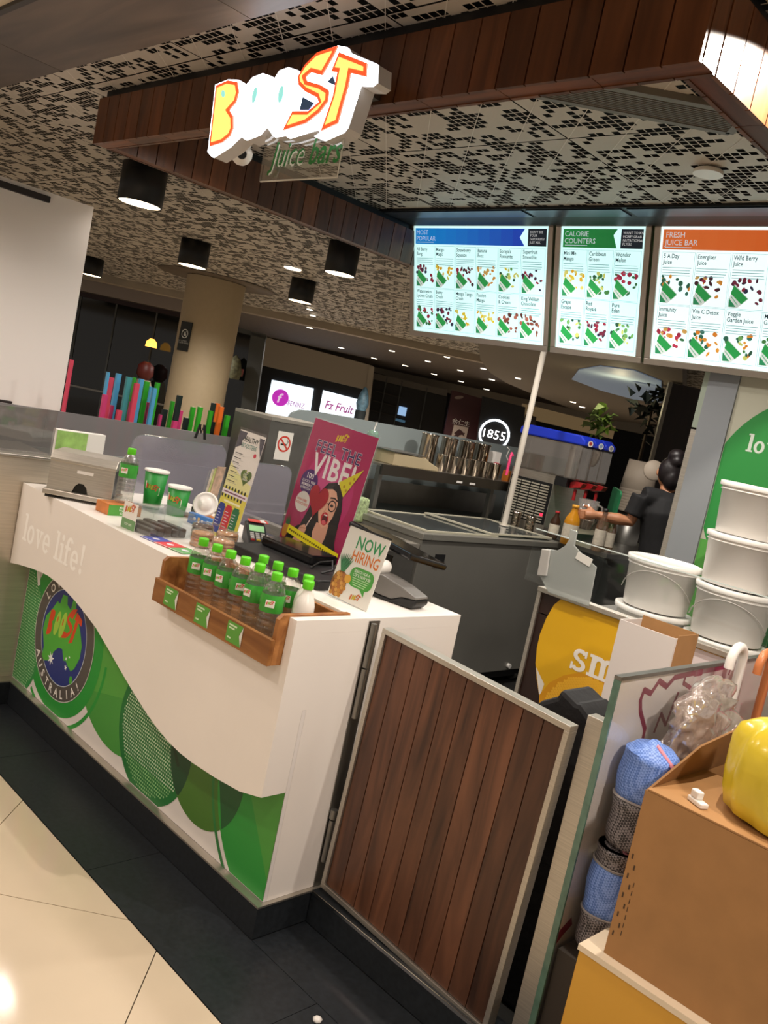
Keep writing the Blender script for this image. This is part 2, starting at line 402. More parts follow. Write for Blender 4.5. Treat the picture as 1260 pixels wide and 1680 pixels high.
# ================================================================== CEILING
CEILM = mat('perforated_ceiling_metal', '#c4bbaf', .5, noise=.04, nscale=3)
CLINE = mat('ceiling_rod_white', '#d8d2c8', .5)
ZC = 2.68
ce = MB().box(-24, 6, -1.0, 30, ZC+.16, ZC+.3).build('ceiling', DARK); skind(ce, 'dark ceiling void above perforated metal panels')
PAN = .92; NP = 30; cell = PAN/NP; bar = .0045
def panel_mesh(seed):
    rg = random.Random(seed); H = [[False]*NP for _ in range(NP)]
    for _ in range(135):
        i, j = rg.randrange(NP), rg.randrange(NP); ln = rg.choice((2, 2, 3, 4))
        for k in range(ln):
            a, b = (i+k, j) if rg.random() < .75 else (i+k, j+1)
            if 0 <= a < NP and 0 <= b < NP: H[a][b] = True
            if rg.random() < .35 and a < NP and b+1 < NP: H[a][b+1] = True
    for t in range(NP):                # clusters that follow the diagonal rods
        for d in range(0, NP*2, 8):
            i, j = t, d-t
            if 0 <= j < NP and rg.random() < .45:
                H[i][j] = True
                if i+1 < NP and rg.random() < .6: H[i+1][j] = True
    b = MB(); e = .0035
    for i in range(NP):
        for j in range(NP):
            x0, y0 = i*cell, j*cell; x1, y1 = x0+cell, y0+cell
            if i == 0: x0 += e
            if j == 0: y0 += e
            if i == NP-1: x1 -= e
            if j == NP-1: y1 -= e
            if not H[i][j]: b.add([(x0, y0, 0), (x0, y1, 0), (x1, y1, 0), (x1, y0, 0)], [(0, 1, 2, 3)])
            else:
                b.add([(x0, y0, 0), (x0, y1, 0), (x0+bar, y1, 0), (x0+bar, y0, 0)], [(0, 1, 2, 3)])
                b.add([(x0+bar, y0, 0), (x0+bar, y0+bar, 0), (x1, y0+bar, 0), (x1, y0, 0)], [(0, 1, 2, 3)])
    for d in range(1, 8):              # thin diagonal rods
        s = d*PAN/4; w_ = .0028
        a = (max(0, s-PAN), min(PAN, s)); c = (min(PAN, s), max(0, s-PAN))
        if a == c: continue
        k = w_/2*.7071
        b.add([(a[0]-k, a[1]-k, -.001), (a[0]+k, a[1]+k, -.001), (c[0]+k, c[1]+k, -.001), (c[0]-k, c[1]-k, -.001)], [(0, 1, 2, 3)], 1)
    return b
pan0 = [panel_mesh(s).build('ceiling_panel', [CEILM, CLINE], ce, fix=False) for s in (3, 11)]
for p in pan0:
    p.data.transform(Matrix.Translation(Vector(ce.location)))  # back to panel-local coordinates
PX0, PY0 = -.17, .87
first = [True, True]
for i in range(-11, 2):
    for j in range(-2, 12):
        x, y = PX0+i*PAN, PY0+j*PAN
        c = Vector((x+.46, y+.46, ZC))-CAM
        if abs(y-1.79) < .01 and -2.1 < x < .7: continue
        if y < -1.2 or c.dot(FW) < .4 or c.dot(FW) > 13.2: continue
        u = CX+FPX*c.dot(RT)/c.dot(FW)
        if u < -450 or u > 1700: continue
        k = (i*7+j*3) % 2
        o = pan0[k] if first[k] else pan0[k].copy()
        if not first[k]: COL.objects.link(o)
        first[k] = False; o.parent = ce
        o.location = Vector((x, y, ZC))-Vector(ce.location)
# linear air grille set diagonally over the till
A = PZ(905, 142, ZC-.012); B_ = PZ(1168, 192, ZC-.012); dv = (B_-A); dv.z = 0; ang = math.atan2(dv.y, dv.x); L_ = dv.length+.16
gr = thing('air_grille', 'long grey linear air diffuser set diagonally in the kiosk ceiling', 'air vent', ((A.x+B_.x)/2, (A.y+B_.y)/2, ZC-.02), (0, 0, ang))
def gl(b): 
    b.v = [tuple(MW[gr.name] @ Vector(p)) for p in b.v]; return b
GRM = mat('grille_grey', '#77736c', .5)
fb = MB()
for s in (-1, 1): fb.box(-L_/2, L_/2, s*.085-.012, s*.085+.012, 0, .02); fb.box(s*L_/2-.012, s*L_/2+.012, -.085, .085, 0, .02)
gl(fb).build('grille_frame', GRM, gr)
for i in range(11):
    y = -.066+i*.0132; gl(MB().box(-L_/2+.012, L_/2-.012, y-.0025, y+.0025, .002, .018)).build('slat', GRM, gr)
gl(MB().box(-L_/2+.01, L_/2-.01, -.075, .075, .03, .034)).build('duct', DARK, gr)
c = PZ(1163, 280, ZC-.01)
o = MB().lathe([(.052, .0), (.052, .012), (.046, .016), (.03, .02), (0, .021)], 24, (c.x, c.y, ZC-.024)).build('smoke_detector', WPLAS)
tag(o, 'round white smoke detector on the kiosk ceiling above the menu boards', 'smoke detector')
# wood-look bulkhead at the front and the cream ceiling past it
LAMI = wood('grey_brown_laminate', '#3d322c', '#6e5d50', 0, .45, .45)
ZB = 2.60; yb = (PZ(0, 152, ZB).y+PZ(420, 17, ZB).y)/2; y2 = (PZ(0, 24, ZB).y+PZ(50, 0, ZB).y)/2
bk = struct('bulkhead', 'grey-brown wood laminate bulkhead across the mall ceiling'); 
sx = PZ(93, 113, ZB).x
for x0, x1 in ((sx-3.6, sx-2.4), (sx-2.4, sx-1.2), (sx-1.2, sx), (sx, sx+1.2), (sx+1.2, sx+2.4), (sx+2.4, sx+3.6), (sx+3.6, sx+4.8)):
    MB().box(x0+.0015, x1-.0015, y2, yb, ZB, ZB+.3).build('laminate_panel', LAMI, bk)
MB().box(-9, 5, y2-.02, y2, ZB-.008, ZB+.35).build('bulkhead_trim', mat('dark_trim', '#241d19', .5), bk)
cf = MB().box(-9, 6, -6, y2-.0205, ZB+.004, ZB+.1).build('ceiling_front', mat('cream_plaster', '#d9ccb8', .8, noise=.03)); skind(cf, 'plain cream mall ceiling beyond the bulkhead')
# ================================================================== TIMBER CANOPY
XL, XR, ZB0, ZT0 = -1.94, .784, 2.46, 2.645
YB = 2.0
def beam(name, label, x0, x1, y0, y1, faces):
    t = thing(name, label, 'beam', ((x0+x1)/2, (y0+y1)/2, ZB0))
    MB().box(x0+.012, x1-.012, y0+.012, y1-.012, ZB0+.012, ZT0+.0).build('core', DARK, t)
    MB().box(x0+.02, x1-.02, y0+.02, y1-.02, ZT0, ZC+.05).build('shadow_gap_trim', BLACK, t)
    along = 'x' if x1-x0 > y1-y0 else 'y'
    a0, a1 = (x0, x1) if along == 'x' else (y0, y1); n = round((a1-a0)/.091); st = (a1-a0)/n
    for i in range(n):
        p, q2 = a0+i*st+.0022, a0+(i+1)*st-.0022
        for f in faces:
            if f in '-y+y':
                yy = (y0, y0+.012) if f == '-y' else (y1-.012, y1); MB().box(p, q2, *yy, ZB0, ZT0).build('board', TIMB, t)
            else:
                xx = (x0, x0+.012) if f == '-x' else (x1-.012, x1); MB().box(*xx, p, q2, ZB0, ZT0).build('board', TIMB, t)
    if along == 'x':
        for q0, q2 in ((x0, x0+.0118), (x1-.0118, x1)): MB().box(q0, q2, y0+.0125, y1-.0125, ZB0+.012, ZT0).build('end_board', TIMB, t)
    m = max(1, round((a1-a0)/.27)); st = (a1-a0)/m
    for i in range(m):
        p, q2 = a0+i*st+.001, a0+(i+1)*st-.001
        if along == 'x': MB().box(p, q2, y0+.0125, y1-.0125, ZB0+.002, ZB0+.011).build('soffit_board', TIMBX, t)
        else: MB().box(x0+.0125, x1-.0125, p, q2, ZB0+.002, ZB0+.011).build('soffit_board', TIMBY, t)
beam('canopy_beam', 'red-brown timber-clad canopy beam running behind the lit logo sign', XL, XR, 0, .075, ('-y', '+y'))
beam('canopy_beam', 'timber-clad canopy beam receding on the left to the menu boards', XL, XL+.075, .0755, YB, ('-x', '+x'))
beam('canopy_beam', 'timber-clad canopy beam at the top right caught by a spotlight', XR-.075, XR, .0755, YB, ('-x', '+x'))
# ================================================================== COUNTER BASE
pl = struct('plinth', 'black granite kick plinth below the counter and gate')
MB().box(-1.87, -.0, .0, .66, 0.001, .102).build('plinth_block', BLKT, pl)
MB().box(0.0035, .83, .212, .3, 0.001, .107).build('plinth_block', BLKT, pl)
MB().box(-2.6, -1.871, -2.5, .66, 0.001, .102).build('plinth_block', BLKT, pl)
MB().box(-1.87, .003, -.003, .0255, .102, .108).build('metal_edge', STEEL, pl); MB().box(-.0115, .003, .0256, .66, .102, .108).build('metal_edge', STEEL, pl)
MB().box(.0035, .83, .209, .2115, .098, .108).build('metal_edge', CHROME, pl)
MB().box(-2.6, -1.8705, -2.5, .66, .102, .108).build('metal_edge', STEEL, pl)
# ================================================================== slab-serif lettering
def ering(p, cx, cy, a1, b1, a0, b0, t0, t1, col, lv, tf, n=22):
    P = []
    for i in range(n+1):
        t = math.radians(t0+(t1-t0)*i/n); P.append((cx+a1*math.cos(t), cy+b1*math.sin(t)))
    Q = []
    for i in range(n+1):
        t = math.radians(t0+(t1-t0)*i/n); Q.append((cx+a0*math.cos(t), cy+b0*math.sin(t)))
    A = [tf(*x) for x in P+Q]; m = n+1
    p.it.append((A, [(i, m+i, m+i+1, i+1) for i in range(n)], col, lv))
def slab(p, s, x, y, h, col, lv=2, sx=1.0):
    W = {'o': .98, 'v': .95, 'e': .95, 'l': .55, 'i': .55, 'f': .7, '!': .5, 's': .82, 'm': 1.55, ' ': .45}
    ox = x
    for ch in s:
        tf = lambda a, b, o=ox: (o+a*h*sx, y+b*h)
        def R(a0, b0, a1, b1): p.poly([tf(a0, b0), tf(a1, b0), tf(a1, b1), tf(a0, b1)], col, lv)
        def Q(*pts): p.poly([tf(*q_) for q_ in pts], col, lv)
        if ch == 'o': ering(p, .45, .5, .45, .52, .2, .33, 0, 360, col, lv, tf)
        elif ch == 'v': Q((.1, 1), (.36, 1), (.56, .3), (.44, 0)); Q((.56, 0), (.44, 0), (.66, 1), (.84, 1)); R(.0, .86, .44, 1); R(.56, .86, .95, 1)
        elif ch == 'e': ering(p, .45, .5, .44, .52, .2, .34, 0, 318, col, lv, tf); R(.2, .42, .89, .56)
        elif ch == 'l': R(.14, 0, .42, 1.5); R(0, 0, .56, .14); R(0, 1.36, .42, 1.5)
        elif ch == 'i': R(.14, 0, .42, 1); R(0, 0, .56, .14); R(0, .86, .42, 1); Q(*[(.28+.17*math.cos(k*.524), 1.3+.17*math.sin(k*.524)) for k in range(12)])
        elif ch == 'f': R(.14, 0, .42, 1.2); R(0, 0, .6, .14); R(0, .84, .66, 1); ering(p, .52, 1.15, .38, .36, .1, .2, 20, 180, col, lv, tf)
        elif ch == '!': Q((.1, 1.5), (.42, 1.5), (.34, .46), (.18, .46)); Q(*[(.26+.16*math.cos(k*.524), .16+.16*math.sin(k*.524)) for k in range(12)])
        elif ch == 's':
            ering(p, .4, .73, .36, .29, .14, .11, 20, 270, col, lv, tf); ering(p, .4, .27, .38, .29, .16, .11, -160, 90, col, lv, tf); R(.0, .0, .12, .34); R(.64, .68, .75, 1)
        elif ch == 'm':
            for a in (.12, .62, 1.12): R(a, 0, a+.26, .72); R(a-.12, 0, a+.38, .14)
            R(0, .86, .3, 1); R(.12, .7, .38, 1)
            for a in (.5, 1.0): ering(p, a, .66, .38, .34, .12, .14, 0, 180, col, lv, tf)
        elif ch == 'c': ering(p, .45, .5, .44, .52, .18, .33, 40, 320, col, lv, tf)
        ox += W.get(ch, .9)*h*sx*1.08
# ================================================================== SERVICE COUNTER
wave = [(-1.925, .638), (-1.83, .655), (-1.714, .672), (-1.62, .682), (-1.553, .686), (-1.46, .682), (-1.37, .671), (-1.3, .66), (-1.234, .646), (-1.105, .614), (-.993, .572), (-.887, .53), (-.786, .492), (-.693, .46), (-.601, .434), (-.518, .418), (-.44, .411), (-.37, .411), (-.236, .42), (-.112, .435), (-.012, .463)]
ct = thing('service_counter', 'white service counter with wave-cut front, wording and green fruit graphic', 'counter', (-.97, .3, .108))
MB().prism([(-1.925, .998), (-.69, .998), (-.69, .853), (-.045, .853), (-.045, .998), (-.012, .998)]+wave[::-1], 'y', -.065, .0255).build('wave_front', WHITE, ct)
MB().prism([(-1.925, .0256), (-.69, .0256), (-.69, .176), (-.045, .176), (-.045, .0256), (-.012, .0256), (-.012, .667), (-1.925, .667)], 'z', .958, .998).build('worktop', WHITE, ct)
MB().prism([(.0405, .1085), (.667, .1085), (.667, .9578), (.0255, .9578), (.0255, .7203), (.0405, .7203)], 'x', -.05, -.012).build('side_panel', WHITE, ct)
MB().box(-1.925, -1.89, .0405, .667, .1085, .9578).build('side_panel', WHITE, ct)
MB().box(-1.889, -.051, .62, .66, .1085, .9578).build('back_panel', WHITE, ct)
MB().box(-1.925, -.012, .0262, .04, .1085, .72).build('graphic_panel', mat('graphic_white', '#e9e4e0', .25), ct)
p = PR(.0002)
def cp(poly):
    for f in (lambda q_: q_[0]+1.92, lambda q_: -.0125-q_[0], lambda q_: q_[1]-.112, lambda q_: .715-q_[1]): poly = clip(poly, f) if poly else poly
    return poly
def disc(cx, cy, r, col, lv, n=72, keep=None):
    P = cp(ell(cx, cy, r, n=n))
    if keep: P = clip(P, keep)
    if len(P) > 2: p.poly(P, col, lv)
G1, G2, G3, G4, G5 = '#2a9a3a', '#57a644', '#1c7434', '#4b7a2c', '#2f9a3d'
disc(-1.0, .55, .39, G2, 1)                         # mid green circle
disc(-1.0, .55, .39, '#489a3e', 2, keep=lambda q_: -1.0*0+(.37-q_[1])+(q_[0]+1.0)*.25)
disc(-1.51, .44, .335, G1, 3)
p.ring(-1.51, .44, .365, .382, G1, 3, 80, 235, 360)
disc(-2.02, .33, .34, '#2f8f45', 4)
for i in range(26):                                  # dotted screen at the far left
    for j in range(40):
        x, y = -1.915+i*.013+(j % 2)*.0065, .118+j*.0125
        if (x+2.02)**2+(y-.33)**2 < .32**2: p.poly(ell(x, y, .0036, n=5), '#bfe0b5', 5)
p.poly(cp([(-1.87, .66), (-1.83, .672), (-1.795, .575), (-1.815, .565)]), '#f2f2ee', 6)
disc(-.735, .335, .245, G3, 4)
for i in range(40):
    for j in range(40):
        x, y = -.97+i*.0122+(j % 2)*.0061, .1+j*.0118
        if (x+.735)**2+(y-.335)**2 < .218**2 and y > .112: p.poly(ell(x, y, .0042, n=5), '#cfe3c4' if y > .2 else '#9fd08f', 5)
disc(-.41, .372, .212, G4, 6)
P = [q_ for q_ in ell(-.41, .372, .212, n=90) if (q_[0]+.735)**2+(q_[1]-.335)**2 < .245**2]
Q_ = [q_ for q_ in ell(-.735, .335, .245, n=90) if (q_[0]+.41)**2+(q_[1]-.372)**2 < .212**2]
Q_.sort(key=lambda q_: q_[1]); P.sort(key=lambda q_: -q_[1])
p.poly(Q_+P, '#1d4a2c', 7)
p.line([(-.56, .30), (-.60, .345), (-.645, .375)], .016, '#1d3a1e', 8)
disc(.09, .44, .43, G5, 8)
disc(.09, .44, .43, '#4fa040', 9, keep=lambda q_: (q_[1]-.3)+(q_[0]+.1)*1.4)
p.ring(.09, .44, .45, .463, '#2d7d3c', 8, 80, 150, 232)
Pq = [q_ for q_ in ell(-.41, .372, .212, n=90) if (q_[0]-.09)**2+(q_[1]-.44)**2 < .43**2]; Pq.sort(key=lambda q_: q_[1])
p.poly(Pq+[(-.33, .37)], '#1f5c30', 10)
# round badge
p.ring(-1.51, .432, .2, .262, '#57534f', 9, 64); p.ring(-1.51, .432, .262, .266, '#c9d0c4', 9, 64); p.circ(-1.51, .432, .2, '#26357e', 9, 64); p.ring(-1.51, .432, .198, .202, '#b9c4cf', 10, 64)
aus = [(-1.70, .41), (-1.69, .47), (-1.64, .52), (-1.61, .56), (-1.585, .555), (-1.57, .60), (-1.53, .605), (-1.52, .57), (-1.485, .56), (-1.475, .625), (-1.455, .62), (-1.44, .57), (-1.41, .54), (-1.375, .50), (-1.345, .45), (-1.345, .40), (-1.375, .345), (-1.40, .325), (-1.43, .335), (-1.455, .35), (-1.475, .345), (-1.50, .385), (-1.535, .38), (-1.57, .35), (-1.60, .30), (-1.645, .285), (-1.67, .30), (-1.665, .34)]
p.poly(aus, '#4fae3a', 11); p.poly(ell(-1.388, .292, .014, .018, 8), '#4fae3a', 11)
boost(p, -1.665, .405, .29, '#d8481e', '#a6d24a', 12, None)
def star(x, y, r, k=7):
    p.poly([(x+(r if i % 2 == 0 else r*.4)*math.cos(math.pi*i/k+.3), y+(r if i % 2 == 0 else r*.4)*math.sin(math.pi*i/k+.3)) for i in range(2*k)], '#f2f4f6', 12)
star(-1.585, .315, .03); star(-1.447, .325, .013, 5); star(-1.455, .36, .009, 5); star(-1.43, .375, .007, 5)
for i, ch in enumerate('AUSTRALIA!'):
    a = math.radians(214+i*12.0); p.text(ch, -1.51+.251*math.cos(a), .432+.251*math.sin(a), .05, '#efece6', 12, .02, 0, 'c', a+math.pi/2)
for i, ch in enumerate('LOVE'):
    a = math.radians(146-i*13); p.text(ch, -1.51+.213*math.cos(a), .432+.213*math.sin(a), .05, '#efece6', 12, .02, 0, 'c', a-math.pi/2)
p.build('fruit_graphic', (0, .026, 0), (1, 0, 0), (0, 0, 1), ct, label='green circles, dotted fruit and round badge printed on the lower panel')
p = PR(.0003); slab(p, 'love life!', -1.845, .765, .078, '#fffdf8', 1, .95)
p.build('lettering', (0, -.0652, 0), (1, 0, 0), (0, 0, 1), ct, label='cream slab-serif wording on the white front')
# ================================================================== BOTTLE BOX
bx = thing('bottle_box', 'oak display box of water bottles let into the counter front', 'display box', (-.365, .03, .853))
MB().box(-.688, -.047, -.115, -.1, .853, .93).build('front_board', OAKW, bx, bevel=.001)
for x0, x1 in ((-.688, -.672), (-.063, -.047)):
    MB().prism([(-.0998, .8535), (.174, .8535), (.174, 1.004), (-.085, 1.004), (-.0998, .99)], 'x', x0, x1).build('side_board', OAKW, bx, bevel=.001)
MB().box(-.6718, -.0632, .16, .174, .8535, .99).build('back_board', OAKW, bx)
MB().box(-.6718, -.0632, -.0998, .1598, .8535, .866).build('base_board', OAKW, bx)
for i, x in enumerate((-.615, -.43, -.255)):
    f = MB().prism([(x, .862), (x+.062, .862), (x+.076, .862), (x+.062, .893), (x+.076, .924), (x, .924)], 'y', -.1162, -.1152).build('price_flag', pm('#5a9e3d'), bx)
    p = PR(.0003); p.poly([(x+.078, .862), (x+.064, .893), (x+.078, .924)], '#dcdcd2', 1)
    for k, ww in ((.914, .04), (.905, .03), (.875, .018)): p.rect(x+.008, k-.0025, x+.008+ww, k+.0025, '#cfe6bf', 1)
    p.build('flag_print', (0, -.1163, 0), (1, 0, 0), (0, 0, 1), f)
# ---- bottles
PET = clear('clear_pet', (.86, .86, .83), .35, .03, .05, (.7, .66, .6))
CAPG = mat('lime_cap', '#5ed017', .4); LABG = mat('green_label', '#3fa23a', .35, noise=.15, nscale=40)
def bottle(label, loc, group, white=False, first=[None, None]):
    k = 1 if white else 0
    if first[k] is None:
        t = thing('water_bottle' if not white else 'coconut_water_bottle', label, 'bottle', (0, 0, 0), (0, 0, 0), group)
        h = .214
        if not white:
            pr = [(.024, 0), (.0305, .004), (.031, .012)]
            for i in range(6): z = .018+i*.0165; pr += [(.0315, z), (.0315, z+.009), (.0292, z+.0125)]
            pr += [(.0315, .12), (.0315, .158), (.030, .168), (.026, .18), (.019, .19), (.0135, .197), (.0125, .205)]
            MB().lathe([(a*1.14, b_) for a, b_ in pr], 22).build('bottle_body', PET, t)
            MB().lathe([(.0362, .106), (.0365, .107), (.0365, .159), (.0362, .16)], 20, caps=False).build('label_band', LABG, t)
            p = PR(.0004); p.rect(-.014, -.011, .014, .011, '#efeee6', 1); boost(p, -.012, -.004, .024, '#d8482a', '#8cc63f', 2)
            for a in (1.2, 3.3, 5.4):
                pm_ = p.build('label_print', (.0366*math.cos(a), .0366*math.sin(a), .134), (-math.sin(a), math.cos(a), 0), (0, 0, 1), t)
        else:
            MB().lathe([(.026, 0), (.0315, .005), (.032, .02), (.032, .125), (.031, .15), (.026, .168), (.017, .182), (.0135, .19), (.0125, .205)], 20).build('bottle_body', mat('white_bottle', '#e8e5dd', .3), t)
            p = PR(.0004); p.text('TIGA', 0, -.03, .034, '#191919', 1, .01, 0, 'l', math.pi/2)
            p.build('label_print', (.0325*math.cos(-1.0), .0325*math.sin(-1.0), .06), (-math.sin(-1.0), math.cos(-1.0), 0), (0, 0, 1), t)
            p = PR(.0004); p.poly(ell(0, 0, .012, .022, 16), '#2f8b57', 1)
            p.build('leaf_print', (.0326*math.cos(-.2), .0326*math.sin(-.2), .09), (-math.sin(-.2), math.cos(-.2), 0), (0, 0, 1), t)
        cap = MB().lathe([(.0162, .199), (.0168, .2), (.0168, .221), (.0155, .2238), (0, .224)], 22).build('cap', CAPG, t)
        first[k] = t; t.location = loc; return t
    return dup(first[k], loc, label, random.uniform(-.6, .6), group)
GB = 'green-capped bottles in the oak box'
for i, (x, y) in enumerate([(-.6, -.014), (-.521, -.012), (-.443, -.012), (-.365, -.01), (-.286, -.012), (-.186, -.022)]):
    bottle('green-labelled water bottle, %s from the left in the front row of the oak box' % ORD[i], (x, y, .8665), GB)
for i, (x, y) in enumerate([(-.392, .081), (-.313, .08), (-.236, .08)]):
    bottle('green-capped water bottle, %s from the left in the back row of the oak box' % ORD[i], (x, y, .8665), GB)
bottle('white coconut water bottle with dark lettering beside the hiring card', (-.161, .08, .8665), GB, True)
bottle('white coconut water bottle at the right end of the oak box', (-.1, .03, .8665), GB, True)
# ================================================================== THINGS ON THE COUNTER
ZT = .998
def put(label, cat, name, loc, rz=0.0, group=None): return thing(name, label, cat, loc, (0, 0, rz), group)
def LB(t): # builder whose shapes are given in the thing's own coordinates
    class L(MB):
        def build(s, *a, **k):
            M = MW[t.name]; s.v = [tuple(M @ Vector(q_)) for q_ in s.v]; return MB.build(s, *a, **k)
    return L()
def LP(pr, name, t, O, U, V, em=0.0, label=None):
    M = MW[t.name]; R3 = M.to_3x3()
    return pr.build(name, M @ Vector(O), R3 @ Vector(U), R3 @ Vector(V), t, em, label)
# steel straw dispenser
t = put('brushed steel straw dispenser with arched mouth at the far counter end', 'straw dispenser', 'straw_dispenser', (-1.66, .085, ZT), math.radians(-38))
prof = [(-.13, .035), (-.03, .035), (-.022, .06), (-.008, .075), (.012, .075), (.026, .06), (.034, .035), (.13, .035), (.13, .15), (-.13, .15)]
LB(t).prism(prof, 'x', .1, .11).build('front_plate', STEEL, t)
LB(t).box(-.11, .0995, -.13, .13, .035, .15).build('inner_box', mat('dark_steel', '#3a3936', .4, 1), t)
LB(t).prism([(-.115, .1502), (.113, .1502), (.113, .162), (.085, .19), (-.09, .19), (-.115, .17)], 'y', -.133, .133).build('lid', STEEL, t, bevel=.003)
LB(t).box(-.115, .13, -.14, .14, .012, .034).build('tray', STEEL, t, bevel=.003)
for y in (-.11, .11): LB(t).box(-.09, .12, y-.02, y+.02, .0005, .0118).build('foot', BLACK, t)
LB(t).box(.1102, .1112, -.02, .045, .115, .128).build('name_plate', WPLAS, t)
# green plastic napkin box behind
t = put('white and green card holder behind the steel straw dispenser', 'card holder', 'card_holder', (-2.05, .215, ZT))
LB(t).box(-.02, .02, -.12, .12, 0, .24).build('holder', WPLAS, t, bevel=.003)
LB(t).box(.0202, .0225, -.117, .03, .06, .235).build('green_card', mat('pale_green_card', '#9cc56c', .4, noise=.3, nscale=18), t)
# sample bottle on block
t = put('orange timber block with green mineral water price card', 'display block', 'display_block', (-1.38, .10, ZT), .05)
LB(t).box(-.05, .045, -.075, .075, 0, .045).build('block', mat('orange_timber', '#c87a3c', .45, noise=.15, nscale=25), t, bevel=.002)
LB(t).box(.0452, .0475, -.075, .055, 0.0, .042).build('price_card', pm('#58a843'), t)
p = PR(.0004); p.text('Mineral\nWater', 0, .026, .013, '#eef6e6', 1, .01, 0, 'c', line=.9); p.text('$2.50', 0, .003, .013, '#eef6e6', 1, .01, 0, 'c')
LP(p, 'card_print', t, (.0476, -.01, .003), (0, 1, 0), (0, 0, 1))
bottle('sample water bottle standing on the orange timber block', (-1.385, .115, ZT+.0455), None)
# cups
CUPG = mat('cup_green', '#1f8f33', .45)
def cup(label, loc, r0, r1, h, a):
    t = thing('paper_cup', label, 'cup', loc, (0, 0, 0), 'green logo paper cups')
    o = LB(t).lathe([(r0, 0), (r1, h), (r1-.0015, h), (r0-.0015, .003), (0, .003)], 32).build('cup_wall', CUPG, t)
    LB(t).lathe([(r1-.001, h-.007), (r1+.0035, h-.005), (r1+.0035, h+.003), (r1-.003, h+.004), (r1-.006, h-.002), (0, h-.004)], 32).build('rim', WPLAS, t)
    p = PR(.0005); p.poly(rrect(-.034, -.017, .034, .019, .005), '#eee9dc', 1); boost(p, -.029, -.010, .058, '#c9552a', '#a8b83a', 2)
    # wrapped round the cup wall
    rm = r0+(r1-r0)*.55+.0006
    V = []
    pr_ = p.build('cup_logo', (0, 0, 0), (1, 0, 0), (0, 1, 0), None)
    me = pr_.data; lo = Vector(pr_.location)
    for v in me.vertices:
        q_ = v.co+lo; g = a+q_.x/rm; rr = rm+q_.z+(r1-r0)*(q_.y-q_.x*.35)/h; v.co = (rr*math.cos(g), rr*math.sin(g), h*.55+q_.y-q_.x*.35)
    pr_.parent = t; pr_.location = (0, 0, 0)
    return t
cup('larger green paper cup with logo beside the sample bottle', (-1.55, .345, ZT), .036, .051, .168, -.75)
cup('smaller green paper cup with logo in front of the round lid', (-1.43, .395, ZT), .038, .049, .125, -.95)
# white lid on a wooden stand
t = put('orange wooden stand under the upright white cup lid', 'stand', 'lid_stand', (-1.35, .49, ZT))
LB(t).box(-.07, .07, -.06, .06, 0, .018).build('block', mat('orange_timber', '#c87a3c', .45), t)
LB(t).box(-.05, -.03, -.04, .04, .018, .05).build('rest', BLACK, t)
t = put('white round cup lid propped upright on the wooden stand', 'lid', 'cup_cover', (-1.35, .485, ZT+.071), 0)
t.rotation_euler = (math.radians(68), 0, math.radians(38)); MW[t.name] = Matrix.Translation((-1.35, .485, ZT+.071)) @ t.rotation_euler.to_matrix().to_4x4()
LB(t).lathe([(.052, 0), (.055, .003), (.055, .009), (.048, .011), (.045, .007), (.03, .007), (.028, .010), (0, .010)], 36).build('lid_disc', WPLAS, t)
# acrylic biscuit bin with logo card
t = put('clear acrylic snack bin with white logo card on the front', 'snack bin', 'snack_bin', (-1.06, .085, ZT), .1)
b = LB(t); b.box(-.09, .09, -.09, -.087, 0, .09); b.box(-.09, -.087, -.09, .1, 0, .09); b.box(.087, .09, -.09, .1, 0, .09); b.box(-.09, .09, .097, .1, 0, .11)
b.build('bin_walls', ACRYL, t)
LB(t).box(-.092, .092, -.092, .102, .0905, .0935).build('bin_lid', ACRYL, t)
LB(t).box(-.088, -.002, -.0945, -.0925, .0005, .1).build('logo_card', WPLAS, t)
p = PR(.0004); p.rect(-.043, 0, .043, .038, '#6f9a67', 1); boost(p, -.032, .06, .064, '#c9552a', '#c8b43a', 1); p.text('TOP UPS', 0, .014, .012, '#eef2e6', 2, .01, 0, 'c')
LP(p, 'card_print', t, (-.045, -.0946, .0005), (1, 0, 0), (0, 0, 1))
DC = mat('dark_chocolate_bar', '#2c1a12', .4)
for i in range(5): 
    o = LB(t).box(-.075, .075, -.08+i*.034, -.052+i*.034, .001, .028+.006*(i % 3)).build('chocolate_bar', DC, t, bevel=.004)
# strip of three cards
t = put('strip of blue, red and green cards lying on the counter front edge', 'cards', 'card_strip', (-.86, .03, ZT), .12)
for i, c_ in enumerate(('#5b63b8', '#dd3f44', '#6fae6d')):
    LB(t).box(-.125+i*.083, -.046+i*.083, -.04, .045, .001+.0003*i, .003+.0003*i).build('card', pm(c_), t)
    p = PR(.0004); p.rect(-.04, -.043, .04, -.0395, '#f0ece2', 1); p.poly(ell(0, 0, .016, .012, 10), '#e9e6ee', 1); LP(p, 'card_print', t, (-.0855+i*.083, .002, .0032+.0003*i), (1, 0, 0), (0, 1, 0))
